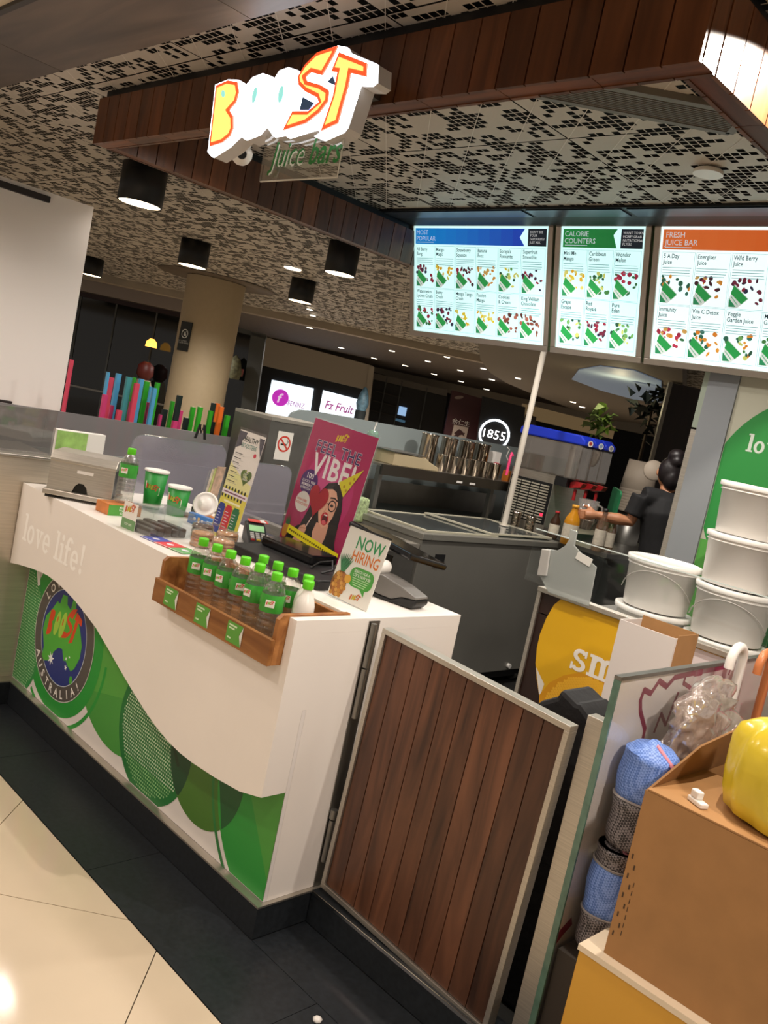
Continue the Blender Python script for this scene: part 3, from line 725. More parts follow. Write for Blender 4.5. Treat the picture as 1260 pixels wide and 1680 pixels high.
# cookie packs
CK = mat('waffle_biscuit', '#b98e62', .6, noise=.25, nscale=60, bump=.3); WRAP = clear('cellophane', (.97, .95, .92), .5, .08, .06, (.9, .85, .8))
for i, (x, y, rz, lb) in enumerate([(-.87, .165, .3, 'clear pack of round waffle biscuits nearest the card strip'), (-.75, .175, -.2, 'clear pack of round waffle biscuits next to the oak box'), (-1.0, .25, .8, 'clear pack of dark round biscuits behind the waffle packs'), (-.885, .285, .1, 'clear pack of waffle biscuits in front of the booster sign')]):
    t = put(lb, 'biscuit pack', 'biscuit_pack', (x, y, ZT), rz, 'biscuit packs on the counter')
    for k in range(5):
        LB(t).lathe([(.0, .002+k*.0105), (.037, .002+k*.0105), (.04, .004+k*.0105), (.04, .009+k*.0105), (.037, .0115+k*.0105), (0, .0115+k*.0105)], 22, (random.uniform(-.002, .002), random.uniform(-.002, .002), 0)).build('biscuit', CK if i != 2 else mat('dark_biscuit', '#4a3122', .6, noise=.2), t)
    LB(t).lathe([(.038, .0008), (.0425, .004), (.043, .05), (.036, .06), (.012, .064), (.0, .066)], 14).build('wrapper', WRAP, t)
    LB(t).prism([(-.06, .0615), (-.02, .064), (.02, .064), (.055, .060), (.06, .07), (0, .0685), (-.055, .073)], 'y', -.001, .001).build('wrapper_fin', WRAP, t)
# blue card
t = put('small blue card with pale symbols lying behind the biscuit packs', 'card', 'blue_card', (-1.2, .40, ZT), .15)
LB(t).box(-.1, .08, -.012, .012, .0, .045).build('card', pm('#3a78c0'), t)
p = PR(.0004); p.circ(-.06, .024, .008, '#dfe9f2', 1, 12); p.rect(-.04, .012, -.028, .035, '#d8b45a', 1); p.circ(-.012, .024, .006, '#dfe9f2', 1, 12)
for k in (.032, .022, .012): p.rect(.015, k-.003, .065, k+.002, '#a9cbe8', 1)
LP(p, 'card_print', t, (0, -.0122, 0), (1, 0, 0), (0, 0, 1))
# booster menu in acrylic holder
hx = [PY(*q_, .36) for q_ in ((390, 699), (455, 718), (345, 868), (390, 893))]
x0 = min(hx[0].x, hx[2].x); ww = .17; hh = .445
t = put('tall acrylic holder with a Healthy Boosters menu in yellow and white', 'sign', 'menu_holder', (-1.02, .36, ZT), 0)
t.rotation_euler = (math.radians(-6), math.radians(2), 0); MW[t.name] = Matrix.Translation((-1.02, .36, ZT)) @ t.rotation_euler.to_matrix().to_4x4()
LB(t).box(-ww/2, ww/2, -.001, .001, .004, hh-.01).build('menu_sheet', WPLAS, t)
LB(t).box(-ww/2-.004, ww/2+.004, -.0035, -.0018, .002, hh).build('acrylic_cover', clear('cover_acrylic', (.99, .99, .99), .03, .03), t)
LB(t).box(-ww/2-.004, ww/2+.004, -.03, .05, .0, .002).build('acrylic_foot', ACRYL, t)
p = PR(.0003); W2 = ww/2
p.rect(-W2, .0, W2, .2, '#e4d85a', 1); p.poly([(-W2, .2), (W2, .2), (W2, .235), (.02, .25), (-W2, .30)], '#ece8a8', 1)
p.poly([(-W2, .43), (-W2+.05, .43), (-W2+.046, .41), (-W2+.03, .395), (-W2+.035, .375), (-W2, .36)], '#3d3a4a', 1); p.poly([(W2, .425), (W2, .35), (W2-.022, .39), (W2-.035, .425)], '#3d3a4a', 1)
p.text('HEALTHY', .0, .395, .03, '#26352f', 2, .012, .15, 'c', sx=.8); p.text('BOOSTERS', .0, .37, .026, '#4a8c80', 2, .002, .15, 'c', sx=.8); p.circ(.052, .352, .009, '#c8324a', 2, 14)
for k in range(7): p.rect(-W2+.01, .34-k*.019, -W2+.06-.004*(k % 3), .343-k*.019, '#3f3f3f', 2); p.rect(-W2+.01, .334-k*.019, -W2+.075, .3355-k*.019, '#b5b3ae', 2)
heart = [(.035+.036*16*math.sin(q_)**3/16, .262+.036*(13*math.cos(q_)-5*math.cos(2*q_)-2*math.cos(3*q_)-math.cos(4*q_))/16) for q_ in [i*2*math.pi/26 for i in range(26)]]
p.poly(heart, '#5a7236', 2); rg = random.Random(2)
for k in range(26): a, r_ = rg.uniform(0, 6.28), rg.uniform(0, .02); p.circ(.035+r_*math.cos(a), .268+r_*math.sin(a), rg.uniform(.003, .006), rg.choice(['#2d4420', '#86a04e', '#3c5a2a', '#a8b36a']), 3, 7)
p.text('JUST\nADD\nGREEN', .035, .268, .011, '#f2f2ea', 4, .01, 0, 'c', line=.9)
p.rect(-W2, .172, W2, .192, '#e9dfe6', 3); p.rect(-W2+.012, .179, W2-.012, .1845, '#8a5a74', 4)
for k in range(14): p.poly(ell(-W2+.008+k*.0107, .198 if k % 2 else .166, .006, .009, 8), '#39402e' if k % 3 else '#3a3548', 2)
p.rect(-W2+.03, .142, W2-.03, .150, '#f4f0c8', 3)
for k, c_ in enumerate(('#31408f', '#c93040', '#23734a')):
    p.rect(-W2+.004+k*.05, .012, -W2+.05+k*.05, .125, c_, 3); p.rect(-W2+.01+k*.05, .123, -W2+.044+k*.05, .134, c_, 3)
    for j in range(6): p.rect(-W2+.009+k*.05, .104-j*.012, -W2+.03+.008*((j*k) % 2)+k*.05, .1065-j*.012, '#d8dce8', 4)
LP(p, 'menu_print', t, (0, -.0012, 0), (1, 0, 0), (0, 0, 1))
# party poster
t = put('large pink Feel the Vibe poster in an acrylic holder on the counter', 'poster', 'poster_holder', (-.735, .565, ZT), 0)
t.rotation_euler = (math.radians(-5), math.radians(3), 0); MW[t.name] = Matrix.Translation((-.735, .565, ZT+.009)) @ t.rotation_euler.to_matrix().to_4x4(); t.location = (-.735, .565, ZT+.009)
PW, PH = .375, .525; W2 = PW/2
LB(t).box(-W2, W2, -.001, .001, .002, PH).build('poster_sheet', WPLAS, t)
LB(t).box(-W2-.006, W2+.006, -.0042, -.0027, 0, PH+.006).build('acrylic_cover', MC['cover_acrylic'], t)
LB(t).box(-W2-.006, W2+.006, .0015, .0035, 0, PH+.006).build('acrylic_back', ACRYL, t)
LB(t).box(-W2-.006, W2+.006, .0036, .09, 0, .002).build('acrylic_foot', ACRYL, t)
p = PR(.00022)
p.rect(-W2, 0, W2, PH, '#b3155c', 1); p.poly(ell(.0, .26, .15, .17, 30), '#c22a72', 2); p.poly(ell(.02, .29, .09, .1, 30), '#cf4c8c', 3)
boost(p, -.035, .462, .07, '#e8c01c', '#e8d21c', 4)
p.text('FEEL THE', .0, .403, .066, '#efe7f0', 4, .03, 0, 'c', sx=.9, spacing=1.12); p.text('FEEL THE', .0, .403, .066, '#3c1a66', 5, .006, 0, 'c', sx=.9, spacing=1.12)
p.text('VIBE!', .0, .312, .122, '#f4eef0', 5, .022, 0, 'c', sx=.9, spacing=1.06)
p.poly(ell(-.112, .275, .052, n=28), '#4a1d6e', 4); p.text('100', -.112, .29, .03, '#f4f0f4', 6, .015, 0, 'c'); p.text('LUCKY VIBE\nMEMBERS\nEVERYDAY', -.112, .272, .015, '#f4f0f4', 6, .01, 0, 'c', line=.95)
p.poly(ell(-.115, .193, .042, n=28), '#f0ece6', 5); p.text('WIN VIBE\nVOUCHERS', -.115, .195, .0145, '#d8402f', 6, .01, 0, 'c')
# woman in party hat behind a paper heart
p.poly([(-.10, .03), (-.085, .12), (-.06, .2), (-.03, .26), (.0, .30), (.045, .315), (.09, .29), (.115, .22), (.125, .12), (.14, .03)], '#191316', 6)
p.poly([(-.16, .0), (-.145, .06), (-.1, .1), (-.05, .12), (.11, .12), (.155, .05), (.16, .0)], '#191316', 6)
p.poly([(.0, .14), (-.008, .1), (.01, .05), (.035, .0), (.06, .05), (.072, .1), (.07, .15)], '#d8a088', 7)
p.poly([(-.018, .235), (-.01, .185), (.01, .145), (.035, .128), (.06, .14), (.078, .18), (.085, .235), (.072, .275), (.035, .285), (.0, .275)], '#e3ad93', 8)
p.poly([(.03, .29), (.06, .278), (.085, .24), (.09, .16), (.105, .2), (.1, .27), (.06, .31)], '#191316', 9)
p.ring(.058, .222, .018, .023, '#2a1418', 10, 20); p.poly(ell(.056, .223, .009, .006, 12), '#2b1d1c', 10); p.line([(.038, .25), (.06, .254), (.078, .248)], .006, '#241617', 10); p.line([(.03, .226), (.037, .225)], .004, '#2a1418', 10)
p.poly(ell(.038, .166, .022, .026, 20, .3), '#c0202c', 10); p.poly(ell(.039, .164, .015, .018, 16, .3), '#5a1218', 11); p.poly(ell(.04, .152, .012, .009, 12), '#d8646c', 12); p.rect(.03, .178, .05, .183, '#f4f0ea', 12)
p.line([(.03, .205), (.024, .19), (.032, .186)], .003, '#c98d74', 10)
heart = [(-.03+.062*16*math.sin(q_)**3/16*.9+.0, .225+.062*(13*math.cos(q_)-5*math.cos(2*q_)-2*math.cos(3*q_)-math.cos(4*q_))/14) for q_ in [i*2*math.pi/30 for i in range(30)]]
p.poly(heart, '#a8202e', 13); p.line([(-.035, .15), (-.06, .085)], .005, '#e8d2c8', 9)
p.poly([(-.1, .05), (-.085, .1), (-.06, .115), (-.045, .1), (-.052, .06), (-.06, .03), (-.1, .0), (-.13, .0)], '#dca68e', 10)
for k in range(4): p.line([(-.085+.008*k, .095-.018*k), (-.048-.002*k, .1-.018*k)], .004, '#c08870', 11)
p.poly([(.055, .318), (.1, .27), (.165, .395)], '#d9cf2a', 9); 
for a, b in ((.09, .31), (.115, .33), (.105, .298), (.13, .35)): p.circ(a, b, .006, '#b8921c', 10, 10)
p.poly(ell(-.165, .06, .017, .03, 14), '#c58a30', 8); 
for k in range(5): p.poly([(-.172+.004*k, .085), (-.164+.004*k, .085), (-.178+.007*k, .12+.006*(2-abs(2-k)))], '#2f6b3a', 9)
p.poly([(-.15, .055), (.17, .03), (.17, .064), (-.15, .088)], '#ece018', 14)
for k in range(22): p.rect(-.14+k*.0135, .066-k*.00107, -.131+k*.0135, .0735-k*.00107, '#6a5a14', 15)
LP(p, 'poster_print', t, (0, -.0012, 0), (1, 0, 0), (0, 0, 1))
# now hiring
t = put('small Now Hiring card with a pineapple on the counter corner', 'card', 'hiring_card', (-.162, .262, ZT), 0)
t.rotation_euler = (math.radians(-9), math.radians(2), math.radians(4)); MW[t.name] = Matrix.Translation((-.162, .262, ZT+.003)) @ t.rotation_euler.to_matrix().to_4x4(); t.location = (-.162, .262, ZT+.003)
LB(t).box(-.09, .09, -.001, .001, .001, .236).build('card_sheet', WPLAS, t)
LB(t).box(-.092, .092, -.0035, -.002, 0, .238).build('acrylic_cover', MC['cover_acrylic'], t)
LB(t).box(-.092, .092, -.0035, .05, -.0015, 0).build('acrylic_foot', ACRYL, t)
LB(t).box(-.091, .091, -.0045, .002, .2385, .243).build('top_clip', BLACK, t)
p = PR(.0003)
p.text('NOW', .02, .175, .06, '#2f9a5c', 1, .012, 0, 'c', sx=.75); p.text('HIRING', .018, .132, .053, '#e07a2c', 1, .012, 0, 'c', sx=.68)
p.poly(rrect(-.025, .055, .078, .12, .025), '#55a84a', 1); p.poly([(.03, .058), (.055, .058), (.058, .036)], '#55a84a', 1)
p.text('SEARCH FOR A\nCOOL NEW JOB!', .027, .102, .0135, '#f0f6ea', 2, .01, 0, 'c', sx=.75, line=.95)
for k in range(4): p.rect(-.01+.003*k, .082-k*.007, .064-.004*k, .0845-k*.007, '#bfe0b0', 2)
for r_ in range(6):
    for k in range(5):
        a = -.09+.012+k*.0125+(r_ % 2)*.006; b = .012+r_*.013
        if (a+.058)**2/.034**2+(b-.047)**2/.044**2 < 1: p.poly(ell(a, b, .0072, .0078, 7), ['#c98a3e', '#b2703a', '#d8a052'][(r_+k) % 3], 2)
p.poly(ell(-.058, .047, .033, .044, 18), '#8a5527', 1); p.poly(ell(-.026, .072, .014, n=14), '#e0a848', 3)
for k in range(9):
    a = -.5+k*.125; p.poly([(-.066, .088), (-.05, .088), (-.058+.06*math.sin(a)*1.1, .088+.062*math.cos(a*1.2))], '#2f6b46' if k % 2 else '#3f8456', 2)
boost(p, .005, .014, .045, '#c9652a', '#c8b43a', 2)
LP(p, 'card_print', t, (0, -.0012, 0), (1, 0, 0), (0, 0, 1))
# card terminals
def terminal(label, loc, rz, scr, body, tilt=0.0):
    t = put(label, 'card terminal', 'card_terminal', loc, rz)
    LB(t).prism([(-.1, .0), (.085, .0), (.1, .012), (.1, .028), (.03, .048), (-.04, .072), (-.1, .078)], 'y', -.04, .04).build('case', body, t, bevel=.006)
    n = math.atan2(.024, .07); M = Matrix.Translation((.0, 0, 0))
    def top(x): return .048+(.03-x)*.343 if x < .03 else .048-(x-.03)*.2857
    for r_ in range(4):
        for c_ in range(3):
            x = .018+r_*.018; y = -.022+c_*.022
            LB(t).box(x, x+.012, y-.0075, y+.0075, top(x+.006)-.003, top(x+.006)+.0035).build('key', mat('key_grey', '#c9c9c6', .5) if r_ < 3 else pm(('#b03030', '#c8a830', '#2f9a50')[c_]), t)
    LB(t).prism([(-.035, top(-.035)+.0008), (.008, top(.008)+.0008), (.008, top(.008)+.0025), (-.035, top(-.035)+.0025)], 'y', -.03, .03).build('screen', scr, t)
    return t
terminal('black card terminal with green screen and number keys beside the pink poster', (-.93, .455, ZT), -.5, mat('lcd_green', '#8fbf8a', .3, em=.25), BLACK)
t = put('red and white card resting on the black card terminal', 'card', 'loyalty_card', (-1.02, .52, ZT+.079), -.5)
LB(t).box(-.022, .04, -.04, .04, 0.0, .0025).build('card', pm('#d8463c'), t); LB(t).box(-.022, .04, .01, .03, .0026, .003).build('stripe', WPLAS, t)
t = put('grey and black receipt-printing card terminal at the counter corner', 'card terminal', 'card_terminal', (-.2, .5, ZT), math.radians(10))
LB(t).prism([(-.1, .004), (.02, .0), (.115, .004), (.13, .02), (.128, .036), (.07, .03), (.03, .012), (-.03, .014), (-.1, .03)], 'y', -.042, .042).build('base_case', BLACK, t, bevel=.006)
LB(t).prism([(-.1, .031), (-.03, .0145), (.03, .0125), (.07, .031), (.128, .0365), (.125, .045), (.06, .066), (-.02, .082), (-.09, .082), (-.105, .06)], 'y', -.04, .04).build('top_case', mat('terminal_grey', '#6e6a66', .4), t, bevel=.006)
LB(t).cyl((-.06, -.03, .098), (-.06, .03, .098), .024, n=22).build('paper_roll', WPLAS, t)
b = LB(t); b.tube([(-.1, -.036, .07), (-.095, -.042, .09), (-.06, -.044, .1), (-.04, -.044, .085), (-.095, -.045, .03)], .004, 8); b.build('paper_lever', STEELD, t)
# till drawer, screen and dark clutter behind the poster
t = put('black till base and cable tray behind the bottle box', 'till base', 'till_base', (-.5, .40, ZT))  # black till base and tray, read from a dark area
LB(t).box(-.32, .2, -.15, .13, .0, .035).build('tray', BLACK, t, bevel=.006)
LB(t).box(-.3, .0, -.02, .11, .0352, .07).build('printer_body', BLACKG, t, bevel=.008)
LB(t).tube([(.04, -.05, .036), (.05, -.02, .06), (.09, .0, .075), (.12, -.02, .05), (.11, -.06, .037)], .004, 8).build('cable', BLACK, t)
t = put('tilted black till touchscreen seen from behind beside the hiring card', 'touchscreen', 'till_screen', (-.36, .60, ZT), 0)
LB(t).box(-.07, .07, -.05, .05, .0, .015).build('foot', BLACK, t, bevel=.004)
LB(t).cyl((0, .0, .0152), (0, .02, .12), .025, .02, 14).build('neck', BLACK, t)
M = MW[t.name] @ Matrix.Translation((-.01, .03, .165)) @ Matrix.Rotation(math.radians(7), 4, 'Y') @ Matrix.Rotation(math.radians(80), 4, 'X')
MB().box(-.13, .2, -.012, .012, -.11, .11, 0, M).build('screen_case', BLACKG, t, bevel=.008)
MB().box(-.12, .19, .0122, .0135, -.1, .1, 0, M).build('screen_glass', mat('screen_black', '#08090a', .1), t)
# rounded clear guards along the left side of the kiosk
def guard(label, x, pts, m, r=.05):
    ys = [PX(*q_, x) for q_ in pts]; y0, y1 = ys[0].y, ys[1].y; z1 = (ys[0].z+ys[1].z)/2; z0 = ys[2].z
    t = thing('plastic_guard', label, 'guard', (x, (y0+y1)/2, z0))
    MB().prism(rrect(y0, z0, y1, z1, r), 'x', x-.002, x+.002).build('sheet', m, t)
    P = rrect(y0, z0, y1, z1, r); MB().tube([(x, a, b) for a, b in P]+[(x, *P[0])], .004, 6).build('rolled_edge', ACRYL, t)
    return t
MILK = clear('milky_plastic', (.86, .85, .92), .3, .08, .42, lin('#a9a4ae'))
guard('rounded clear plastic guard with black clip behind the green cups', -1.9, ((222, 702), (372, 742), (300, 850)), MILK)
guard('rounded clear plastic guard behind the booster menu', -1.9, ((392, 752), (480, 770), (430, 885)), MILK)
c = PX(330, 700, -1.9)
t = thing('binder_clip', 'black binder clip on the edge of the clear guard', 'clip', (c.x, c.y, c.z))
b = MB()
for s in (-1, 1): b.prism([(c.y+s*.028-.006, c.z-.06), (c.y+s*.028+.006, c.z-.06), (c.y+s*.012+.006, c.z+.012), (c.y+s*.012-.006, c.z+.012)], 'x', c.x+.005, c.x+.012)
b.build('jaw', BLACK, t); MB().tube([(c.x+.009, c.y-.012, c.z+.01), (c.x+.009, c.y, c.z-.03), (c.x+.009, c.y+.012, c.z+.01)], .004, 6).build('spring', BLACK, t)
c = PX(345, 780, -1.55)
t = thing('leaflet_pocket', 'clear pocket of folded leaflets leaning beside the small cup', 'leaflets', (c.x, c.y, ZT+.0), (math.radians(0), math.radians(8), .2))
LB(t).box(-.003, .003, -.04, .05, .0, .2).build('pocket', ACRYL, t)
for k in range(3): LB(t).box(.004+k*.003, .0055+k*.003, -.03+.012*k, .035+.006*k, .06, .21+.008*k).build('leaflet', mat('leaflet_%d' % k, ['#d9cdbb', '#c9d08a', '#d8b8a0'][k], .6, noise=.35, nscale=30), t)
# ================================================================== SWING GATE
GT = .866; GWD = .695
t = thing('swing_gate', 'low timber-boarded swing gate in a steel frame beside the counter', 'gate', (.013, .25, .121), (0, math.radians(2), math.radians(-1)))
e = .016
b = LB(t); b.box(0, GWD, -.018, .018, GT-e, GT); b.box(0, GWD, -.018, .018, 0, e); b.box(0, e, -.018, .018, e, GT-e); b.box(GWD-e, GWD, -.018, .018, e, GT-e)
b.build('frame', CHROME if False else STEEL, t, bevel=.001)
st = (GWD-2*e)/10
for i in range(10): LB(t).box(e+i*st+.0012, e+(i+1)*st-.0012, -.010, .010, e+.001, GT-e-.001).build('board', GATEW, t, bevel=.0015)
t2 = thing('hinge_post', 'steel hinge rod fixed to the counter side carrying the gate', 'hinge', (-.004, .245, .108))
MB().box(-.0118, -.008, .225, .27, .1085, .99).build('mounting_plate', STEELD, t2)
b = MB()
for z0, z1 in ((.2, .34), (.345, .375), (.68, .84), (.845, .985)): MB().cyl((.002, .235, z0), (.002, .235, z1), .0095 if z1-z0 > .1 else .012, n=14).build('hinge_barrel', STEELD, t2)
# latch post and glass side screen
t = thing('latch_post', 'flat steel latch post at the open end of the timber gate', 'post', (.797, .3, .108))
MB().box(.752, .7998, .262, .3, .1085, .995).build('post', STEEL, t, bevel=.001)
gs = thing('glass_screen', 'glass side screen with maroon line artwork right of the gate', 'screen', (.79, 1.2, .108))
GEDGE = mat('glass_green_edge', '#5d7d6e', .15, noise=.2, nscale=30)
MB().box(.8005, .8065, .262, 2.0, .1085, 1.108).build('art_sheet', mat('white_film', '#e6dcd8', .35), gs)
MB().box(.807, .817, .262, 2.0, .1085, 1.108).build('pane', GLASS, gs)
MB().box(.8003, .8172, .2545, .2615, .1085, 1.108).build('pane_edge', GEDGE, gs)
MB().box(.7995, .8185, .2545, 2.0, 1.1085, 1.118).build('top_cap', STEELD, gs)
p = PR(.0002); MR = '#8e2f4c'
def art(pts, wd): p.line([(q_[0], q_[1]) for q_ in pts], wd, MR, 1)
def apx(pts, wd):  # traced on the sheet's own plane
    P = [PX(900+u/2.708, 1060+v/2.708, .8068) for u, v in pts]; p.line([(q_.y, q_.z) for q_ in P], wd, MR, 1)
apx([(412, 440), (428, 370), (408, 290), (408, 240), (425, 195), (455, 210), (492, 155), (525, 180), (560, 140), (620, 125), (720, 105), (815, 85)], .016)
apx([(470, 380), (500, 300), (520, 350), (550, 270), (575, 210)], .012); apx([(560, 340), (590, 250), (605, 215)], .008)
apx([(610, 130), (600, 165), (630, 185)], .012); apx([(640, 110), (650, 130), (680, 125), (690, 105)], .008); apx([(815, 85), (800, 125)], .01)
apx([(30, 1310), (60, 1270), (95, 1230)], .028); apx([(0, 1620), (40, 1590), (80, 1530)], .02)
p.build('line_art', (.8066, 0, 0), (0, 1, 0), (0, 0, 1), gs, label='maroon hand-drawn line artwork')
# ================================================================== BACK COUNTER FACING THE GATE ("sm...")
YS = 1.2; A = PY(888, 957.5, YS); xs0 = A.x; zs = 1.085
t = thing('rear_counter', 'steel-framed rear counter with yellow circle graphic and white wording', 'counter', ((xs0+.79)/2, YS+.3, 0))
MB().box(xs0+.004, .79, YS+.006, YS+.03, .985, zs-.02).build('upstand', mat('dark_brown_laminate', '#2a160f', .4), t)
MB().box(xs0+.004, .79, YS+.006, YS+.85, .06, .98).build('carcass', mat('dark_brown_laminate', '#2a160f', .4, noise=.15, nscale=10), t)
MB().box(xs0-.004, .795, YS-.012, YS+.032, zs-.0195, zs).build('steel_rail', STEEL, t, bevel=.002)
MB().box(xs0+.002, .792, YS+.0305, YS+.85, .9805, 1.0).build('steel_top', STEELD, t)
MB().box(xs0-.004, xs0+.012, YS-.006, YS+.005, .06, zs-.021).build('steel_edge', STEEL, t)
MB().box(xs0+.02, .785, YS+.05, YS+.55, .0, .06).build('kick', BLACK, t)
p = PR(.0003)
def ys(u, v): q_ = PY(860+u/3.15, 840+v/3.15, YS); return (q_.x, q_.z)
cpts = [ys(*q_) for q_ in ((190, 432), (130, 510), (80, 620), (62, 700), (58, 800), (75, 960))]
c0 = (.40, .87); r0 = .40
arc = [ys(190, 432), ys(150, 480), ys(110, 550), ys(78, 630), ys(62, 700), ys(55, 780), ys(60, 860), ys(75, 960), ys(100, 1040)]
yy = [q_ for q_ in arc]+[(.25, .35), (.78, .35), (.78, 1.062), ys(300, 470)]
p.poly([(max(xs0+.02, a), min(1.062, b_)) for a, b_ in yy], '#e0ad12', 1)
p.poly([ys(57, 800), ys(100, 890), ys(75, 960)], '#ece6de', 2)
oc = [ys(75, 945), ys(130, 880), ys(200, 845), ys(280, 830), ys(360, 845), ys(420, 870), ys(430, 1060), ys(300, 1060)]
p.poly(oc+[(.25, .36), (.1, .36)], '#d8960e', 3)
rg = random.Random(4)
for i in range(26):
    for j in range(20):
        u, v = 110+i*13+(j % 2)*6, 860+j*13
        if ((u-290)/200)**2+((v-1040)/190)**2 < 1:
            a, b_ = ys(u, v); p.poly(ell(a, b_, .006, n=6), '#efb52c', 4)
a, b_ = ys(232, 800); slab(p, 'smile', a, b_-.004, .082, '#f2eee6', 5, 1.0)
p.build('circle_graphic', (0, YS+.0052, 0), (1, 0, 0), (0, 0, 1), t)
p = PR(.0003); p.rect(.52, .45, .785, 1.06, '#e2d7d8', 1); p.poly(ell(.52, .78, .16, n=30, a0=-90, a1=90), '#d8683a', 2)
p.build('side_graphic', (0, YS+.0048, 0), (1, 0, 0), (0, 0, 1), t)
# clear splash guard on top, and hanging plastic pouch
GD = clear('guard_glass', (.97, .98, .98), .1)
t = thing('splash_guard', 'clear glass splash guard standing on the rear counter rail', 'guard', (.35, YS+.03, zs))
q1 = PY(880, 868, YS+.03)
MB().box(q1.x, .79, YS+.027, YS+.033, zs+.0005, q1.z).build('pane', GD, t); MB().box(q1.x, .79, YS+.0265, YS+.0335, q1.z+.0002, q1.z+.004).build('polished_edge', mat('glass_edge_pale', '#c9d4d0', .2), t)
def pouch():
    Y = YS-.02; P = [PY(*q_, Y) for q_ in ((936, 868), (948, 872), (943, 895), (958, 912), (979, 930), (970, 977), (966, 995), (900, 972), (886, 945), (890, 905), (898, 900), (915, 903), (928, 895), (934, 885))]
    t = thing('hanging_pouch', 'empty milky plastic pouch with spout hanging over the steel rail', 'pouch', (P[6].x, Y, P[6].z))
    q_ = [(a.x, a.z) for a in P]
    MB().prism(q_, 'y', Y-.004, Y+.004).build('pouch_skin', clear('milky_pouch', (.8, .83, .82), .5, .15, .5, lin('#c3c8c4')), t, bevel=.003)
    P = [PY(*z_, Y) for z_ in ((892, 900), (906, 902), (900, 945), (884, 944))]; MB().prism([(a.x, a.z) for a in P], 'y', Y-.016, Y-.006).build('bunched_edge', clear('milky_pouch2', (.8, .8, .8), .6, .15, .65, lin('#d5d2cc')), t, bevel=.004)
    P = [PY(*z_, Y) for z_ in ((950, 905), (974, 918), (968, 930), (945, 916))]; MB().prism([(a.x, a.z) for a in P], 'y', Y-.0065, Y-.0045).build('label_patch', mat('pouch_label', '#d9d7cf', .5), t)
pouch()
# white tubs
def tub(label, cx, cy, z, r, h, handle=True, lid=True, rz=0):
    t = thing('white_tub', label, 'tub', (cx, cy, z), (0, 0, rz), 'white plastic tubs behind the rear counter')
    LB(t).lathe([(r*.86, 0), (r*.88, .004), (r*.965, h*.86), (r, h*.865), (r, h*.885), (r*.97, h*.89), (r*.975, h*.97), (r*1.01, h*.975), (r*1.01, h)], 36).build('tub_wall', WPLAS, t)
    if lid: LB(t).lathe([(r*1.03, h-.012), (r*1.04, h-.008), (r*1.04, h+.006), (r*.98, h+.008), (r*.96, h+.003), (0, h+.003)], 36).build('lid', mat('lid_white', '#f0ece6', .3), t)
    if handle:
        LB(t).tube([(r*1.0*math.sin(a), -r*1.0*math.cos(a)*.35-r*.86, h*.84-math.cos(a)*0-(1-math.cos(a))*h*.0-h*.72*(1-abs(math.sin(a)))*0) for a in [0]] + [], .002, 6) if False else None
        pts = []
        for i in range(13):
            a = -1.25+2.5*i/12; pts.append((r*1.015*math.sin(a), -r*1.015*math.cos(a), h*.82-h*.62*(abs(a)/1.25)**2*.0-h*.5*(1-(1-(abs(a)/1.25)**2))))
        LB(t).tube(pts, .0022, 6).build('wire_handle', mat('handle_grey', '#b9b4ae', .4), t)
zt = 1.0008
tub('open white tub with wire handle standing on the left lidded tub', .20, 1.62, zt+.075, .142, .19, True, True, .25)
tub('low lidded white tub under the left open tub', .20, 1.62, zt-.004+.004, .148, .065, False, True)
tub('lidded white tub with wire handle at the bottom of the right stack', .50, 1.63, zt+.05, .146, .19, True, True, .2)
tub('flat lidded white tub under the right stack of tubs', .50, 1.63, zt, .148, .04, False, True)
tub('middle white tub of the tall right stack', .485, 1.64, zt+.05+.199, .142, .185, False, True)
tub('topmost white tub of the tall right stack', .485, 1.65, zt+.05+.199+.194, .142, .185, False, True)
